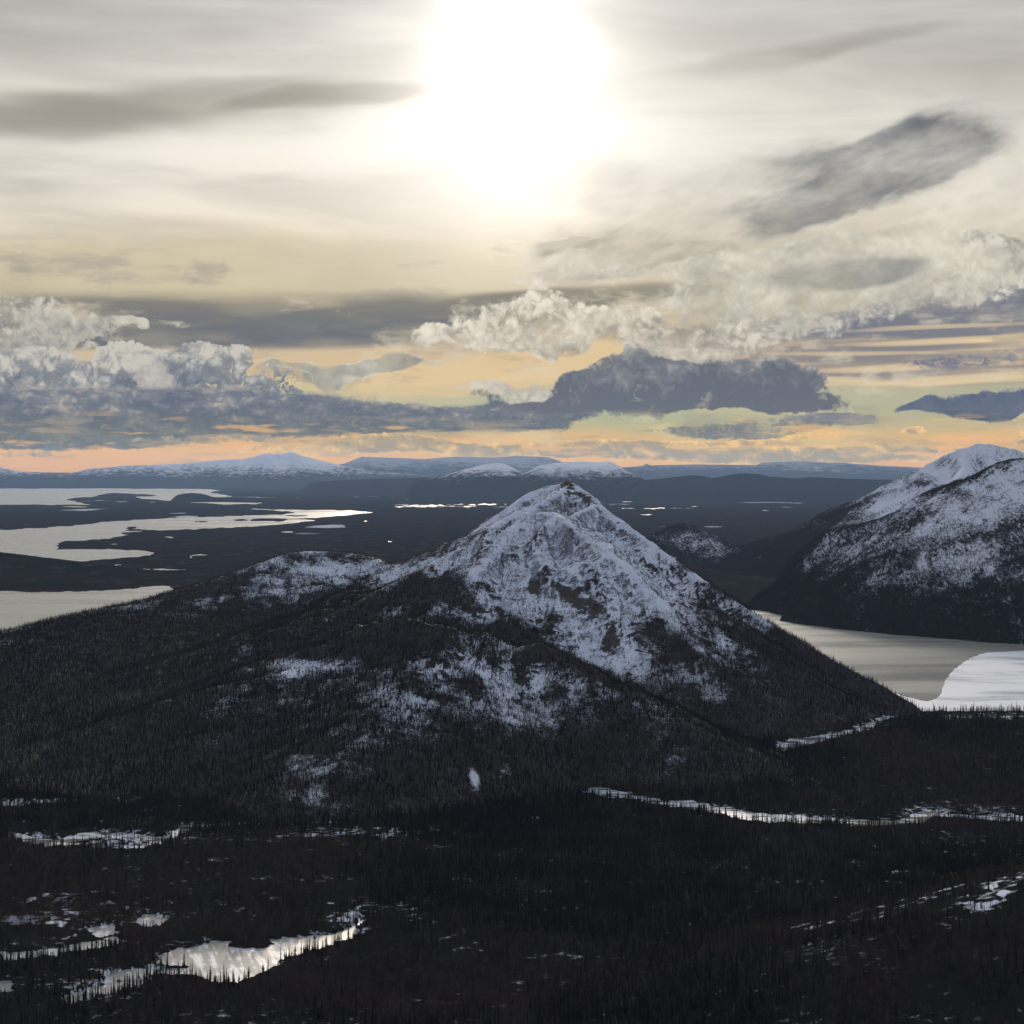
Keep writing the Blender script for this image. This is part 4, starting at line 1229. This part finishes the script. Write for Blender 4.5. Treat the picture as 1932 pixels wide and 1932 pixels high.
KINDS_ = [  # crown mesh, trunk mesh, object names
    ('spruce_tree', mesh_from('crown', *spruce_crown(1, 12.0, 1.55), mat_needles), trunk_mesh(12.0, 0.16, mat_bark)),
    ('spruce_tree', mesh_from('crown', *spruce_crown(2, 14.0, 1.40), mat_needles), trunk_mesh(14.0, 0.18, mat_bark)),
    ('spruce_tree', mesh_from('crown', *spruce_crown(3, 10.0, 1.70), mat_needles), trunk_mesh(10.0, 0.15, mat_bark)),
    ('spruce_tree', mesh_from('crown', *spruce_crown(4, 13.0, 1.15), mat_needles), trunk_mesh(13.0, 0.15, mat_bark)),
    ('bare_tree', mesh_from('crown', *bare_crown(5, 10.0, 2.4), mat_twigs), trunk_mesh(10.0, 0.14, mat_birch)),
    ('bare_tree', mesh_from('crown', *bare_crown(6, 8.5, 2.8), mat_twigs), trunk_mesh(8.5, 0.12, mat_bark)),
    ('shrub', mesh_from('shrub', *scrub_crown(7, 2.0, 1.7), mat_needles), None),
    ('shrub', mesh_from('shrub', *scrub_crown(8, 2.6, 1.9), mat_twigs), None),
]


def land_z(x, y):
    g = ground_height(x, y)
    m = massif_height(x, y)
    return np.maximum(g, m), m > g + 0.3


def scatter(n, u0, u1, d0, d1, seed):
    r = np.random.default_rng(seed)
    u = r.uniform(u0, u1, n)
    d = np.sqrt(r.uniform(d0 * d0, d1 * d1, n))
    return (u - CU) / FOC * d, d, r


# valley floor and massif
N_CAND = 520000
x, y, r = scatter(N_CAND, -130, 2060, 1050, 6050, 5)
z, on_m = land_z(x, y)
u_, v_ = proj(x, y, z)
keep = (v_ < 2000) & (u_ > -120) & (u_ < 2050)
lake, ice_ = water_sd(x, y)
cv = massif_cover(x, y, z)
gcov = gb(*to_px(x, y), [(1850, 1800, 120, 26, 25, .5), (1680, 1880, 60, 22, 0, .5), (1900, 1900, 90, 26, 20, .5), (640, 1575, 90, 12, 0, .3), (200, 1860, 160, 26, 5, .35), (100, 1740, 100, 14, 0, .35), (660, 1730, 40, 22, 0, .3)])
clump = fbm(x / 55, y / 70, 4, 500)
big = fbm(x / 420, y / 520, 3, 510)
rand = r.random(len(x))
dens_m = np.clip(1.28 - 1.70 * cv + 0.85 * clump + 0.2 * (z < 130) + belts(u_, v_), 0.0, 1) * (0.22 + 0.78 * sstep(z, 460, 250))
dens_m = np.maximum(dens_m, np.clip(0.12 + 0.5 * clump, 0.02, 0.5) * sstep(z, 480, 380) * 0.6)
dens_g = np.clip(0.62 + 0.9 * clump - 0.45 * gcov, 0.03, 1)
# open marsh and gravel bars near the frozen channels
dens_g *= np.where(clump > -0.05, 1.0, 0.35 + 0.65 * sstep(-ice_, 0.5, 9.0))
dens_g *= 1 - 0.55 * opening(x, y)
_, ice_back = water_sd(x * 1.008, y * 1.008)
_, ice_back2 = water_sd(x * 1.018, y * 1.018)
front = (ice_ < -0.3) & (np.maximum(ice_back, ice_back2) > -0.5)      # the bank on the near side of ice
dens_g = np.where(front, np.maximum(dens_g, 0.22 + 1.6 * clump), dens_g)
dens = np.where(on_m, dens_m, dens_g)
water = (~on_m) & ((lake > -0.6) | (ice_ > -0.3))
keep &= (~water) & (rand < dens)
# nothing beyond the massif's own crest
keep &= ~((~on_m) & (y > 4380) & (u_ < 1694))
x, y, z, on_m, cv, clump, big, ice_, front = (a[keep] for a in (x, y, z, on_m, cv, clump, big, ice_, front))
r2 = r.random(len(x)); r3 = r.random(len(x)); r4 = r.random(len(x))
# deciduous patches
bare_p = np.clip(0.34 + 1.7 * big + 0.3 * clump, 0.02, 0.95)
bare_p = np.where(on_m, np.clip(bare_p * 0.4 + 0.30 * (cv > 0.3), 0.02, 0.7), bare_p)
bare_p = np.where(front, 0.05, bare_p)
kind = np.where(r2 < bare_p, 4 + (r3 > 0.5), np.floor(r3 * 4)).astype(int)
size = 0.45 + 0.85 * r4 ** 1.8
size *= np.where(on_m, 0.95 - 0.45 * sstep(z, 150, 420), 1.0)
size *= np.where(on_m & (cv > 0.45), 0.8, 1.0)
size *= np.where(on_m, 1.0, 1.3)
PTS = [np.stack([x, y, z - 0.3], 1)]
KND, SIZ = [kind], [size]
N_MAIN = len(x)

# scrub on the bald faces
x, y, r = scatter(240000, 560, 1720, 3200, 5900, 9)
z = massif_height(x, y)
cv = massif_cover(x, y, z)
cl = fbm(x / 30, y / 45, 4, 530)
keep = (z > 40) & (r.random(len(x)) < np.clip(0.42 + 1.3 * cl - 0.38 * sstep(z, 360, 520), 0.02, 1)) & (cv > 0.15)
x, y, z = x[keep], y[keep], z[keep]
PTS.append(np.stack([x, y, z - 0.2], 1)); KND.append((6 + (r.random(len(x)) > 0.45)).astype(int)); SIZ.append(0.5 + 1.1 * r.random(len(x)) ** 2)

# right-hand range and the far shore of the right lake
x, y, r = scatter(120000, 1400, 2040, 5700, 8300, 12)
z = hills_height(R1, x, y, 120, 34, 260, 60) + 26 * fbm(x / 300, y / 600, 4, 133, ridged=True) * 0.0
keep = (z > 3) & (r.random(len(x)) < np.clip(1.0 - 1.1 * sstep(z, 150, 420) + 0.5 * fbm(x / 90, y / 120, 3, 540), 0.03, 1))
x, y, z = x[keep], y[keep], z[keep]
zz_ = hills_height(R1, x, y, 120, 34, 260, 60); zz_ = zz_ + 26 * fbm(x / 300, y / 600, 4, 133, ridged=True) * sstep(zz_, 30, 250) * 0.5
PTS.append(np.stack([x, y, zz_ - 0.3], 1)); KND.append(np.where(r.random(len(x)) < 0.4, 5, np.floor(r.random(len(x)) * 4)).astype(int)); SIZ.append(0.6 + 0.5 * r.random(len(x)))

P_all = np.concatenate(PTS); K_all = np.concatenate(KND); S_all = np.concatenate(SIZ)
rot_all = np.random.default_rng(3).uniform(0, 6.283, len(P_all))

# the 300 trees nearest to the camera and in view stand as trees of their own
uu, vv = proj(P_all[:, 0], P_all[:, 1], P_all[:, 2])
hh = np.array([12, 14, 10, 13, 10, 8.5, 2, 2.6])[K_all] * S_all * FOC / P_all[:, 1]
in_view = (uu > 8) & (uu < 1924) & (vv < 1932) & (vv - hh > 1000) & (K_all < 6)
order = list(np.argsort(-np.where(in_view, hh, -1))[:300])
for k in range(6):        # at least one of every kind of tree
    if not (K_all[order] == k).any():
        order.pop()
        order.insert(0, int(np.argmax(np.where(in_view & (K_all == k), hh, -1))))
order = np.array(order)
single = np.zeros(len(P_all), bool); single[order] = True

LBL = [('dark spruce of middling height among the nearest trees of the valley forest', 'nearest middling spruces of the valley forest'),
       ('tall narrow dark spruce among the nearest trees of the valley forest', 'nearest tall spruces of the valley forest'),
       ('short broad dark spruce among the nearest trees of the valley forest', 'nearest short spruces of the valley forest'),
       ('very slim spire-like dark spruce among the nearest trees of the valley forest', 'nearest slim spruces of the valley forest'),
       ('tall leafless brownish tree among the nearest spruces of the valley forest', 'nearest tall leafless trees'),
       ('low spreading leafless brownish tree among the nearest spruces of the valley forest', 'nearest low leafless trees')]
protos = []
for nm, cr, tr in KINDS_:
    protos.append((nm, cr, tr))
crown_of = {}
for i_ in order:
    nm, cr, tr = protos[K_all[i_]]
    e = bpy.data.objects.new(nm, None)
    e.location = P_all[i_]
    e.rotation_euler = (0, 0, rot_all[i_])
    s_ = float(S_all[i_])
    e.scale = (s_, s_, s_)
    e.empty_display_size = 1
    COL.objects.link(e)
    lb, grp = LBL[int(K_all[i_])]
    e['label'], e['group'], e['category'] = lb, grp, 'tree'
    for me, pn in ((cr, 'crown'), (tr, 'trunk')):
        o = bpy.data.objects.new(pn, me)
        o.parent = e
        COL.objects.link(o)
        if pn == 'crown':
            crown_of.setdefault(int(K_all[i_]), o)


def forest(name, label, category, kinds, mask):
    """All the rest of a kind: one object whose points carry the same tree meshes."""
    idx = np.nonzero(mask)[0]
    me = bpy.data.meshes.new(name)
    me.vertices.add(len(idx))
    me.vertices.foreach_set('co', P_all[idx].astype(np.float32).ravel())
    for an, tp, arr in (('k', 'INT', K_all[idx].astype(np.int32)), ('s', 'FLOAT', S_all[idx].astype(np.float32)), ('r', 'FLOAT', rot_all[idx].astype(np.float32))):
        at = me.attributes.new(an, tp, 'POINT')
        at.data.foreach_set('value', arr)
    ob = bpy.data.objects.new(name, me)
    COL.objects.link(ob)
    ob['kind'], ob['label'], ob['category'] = 'stuff', label, category
    ng = bpy.data.node_groups.new(name, 'GeometryNodeTree')
    ng.interface.new_socket('Geometry', in_out='INPUT', socket_type='NodeSocketGeometry')
    ng.interface.new_socket('Geometry', in_out='OUTPUT', socket_type='NodeSocketGeometry')
    N, L = ng.nodes, ng.links
    gi, go = N.new('NodeGroupInput'), N.new('NodeGroupOutput')
    pt = N.new('GeometryNodeMeshToPoints')
    L.new(gi.outputs[0], pt.inputs['Mesh'])

    def named(an, tp):
        n = N.new('GeometryNodeInputNamedAttribute')
        n.data_type = tp
        n.inputs['Name'].default_value = an
        return n.outputs[0]
    kk, ss, rr = named('k', 'INT'), named('s', 'FLOAT'), named('r', 'FLOAT')
    cb = N.new('ShaderNodeCombineXYZ'); L.new(rr, cb.inputs[2])
    jn = N.new('GeometryNodeJoinGeometry')
    for k in kinds:
        if k not in crown_of:      # a shrub: the first one stands in the scene as itself
            j = int(np.nonzero(K_all == k)[0][0])
            o = bpy.data.objects.new('shrub', KINDS_[k][1])
            o.location = P_all[j]
            COL.objects.link(o)
            o['label'] = 'low dark evergreen shrub on the snowy mountain face' if k == 6 else 'low brown twiggy shrub on the snowy mountain face'
            o['category'] = 'shrub'
            crown_of[k] = o
        oi = N.new('GeometryNodeObjectInfo')
        oi.inputs['Object'].default_value = crown_of[k]
        oi.transform_space = 'ORIGINAL'
        oi.inputs['As Instance'].default_value = True
        cmp_ = N.new('FunctionNodeCompare'); cmp_.data_type = 'INT'; cmp_.operation = 'EQUAL'
        L.new(kk, cmp_.inputs[2]); cmp_.inputs[3].default_value = k
        ip = N.new('GeometryNodeInstanceOnPoints')
        L.new(pt.outputs[0], ip.inputs['Points'])
        L.new(cmp_.outputs[0], ip.inputs['Selection'])
        L.new(oi.outputs['Geometry'], ip.inputs['Instance'])
        L.new(cb.outputs[0], ip.inputs['Rotation'])
        L.new(ss, ip.inputs['Scale'])
        L.new(ip.outputs[0], jn.inputs[0])
    L.new(jn.outputs[0], go.inputs[0])
    md = ob.modifiers.new('scatter', 'NODES')
    md.node_group = ng
    return ob


rest = ~single
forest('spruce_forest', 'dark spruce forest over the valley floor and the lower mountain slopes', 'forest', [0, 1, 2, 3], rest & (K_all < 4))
forest('bare_woodland', 'leafless brown-grey woodland mixed among the dark spruces', 'woodland', [4, 5], rest & ((K_all == 4) | (K_all == 5)))
forest('scrub', 'low dark scrub dotting the snowy faces of the central peak', 'scrub', [6, 7], rest & (K_all >= 6))
print('SCRIPT trees', len(P_all), 'main', N_MAIN)
build_haze()
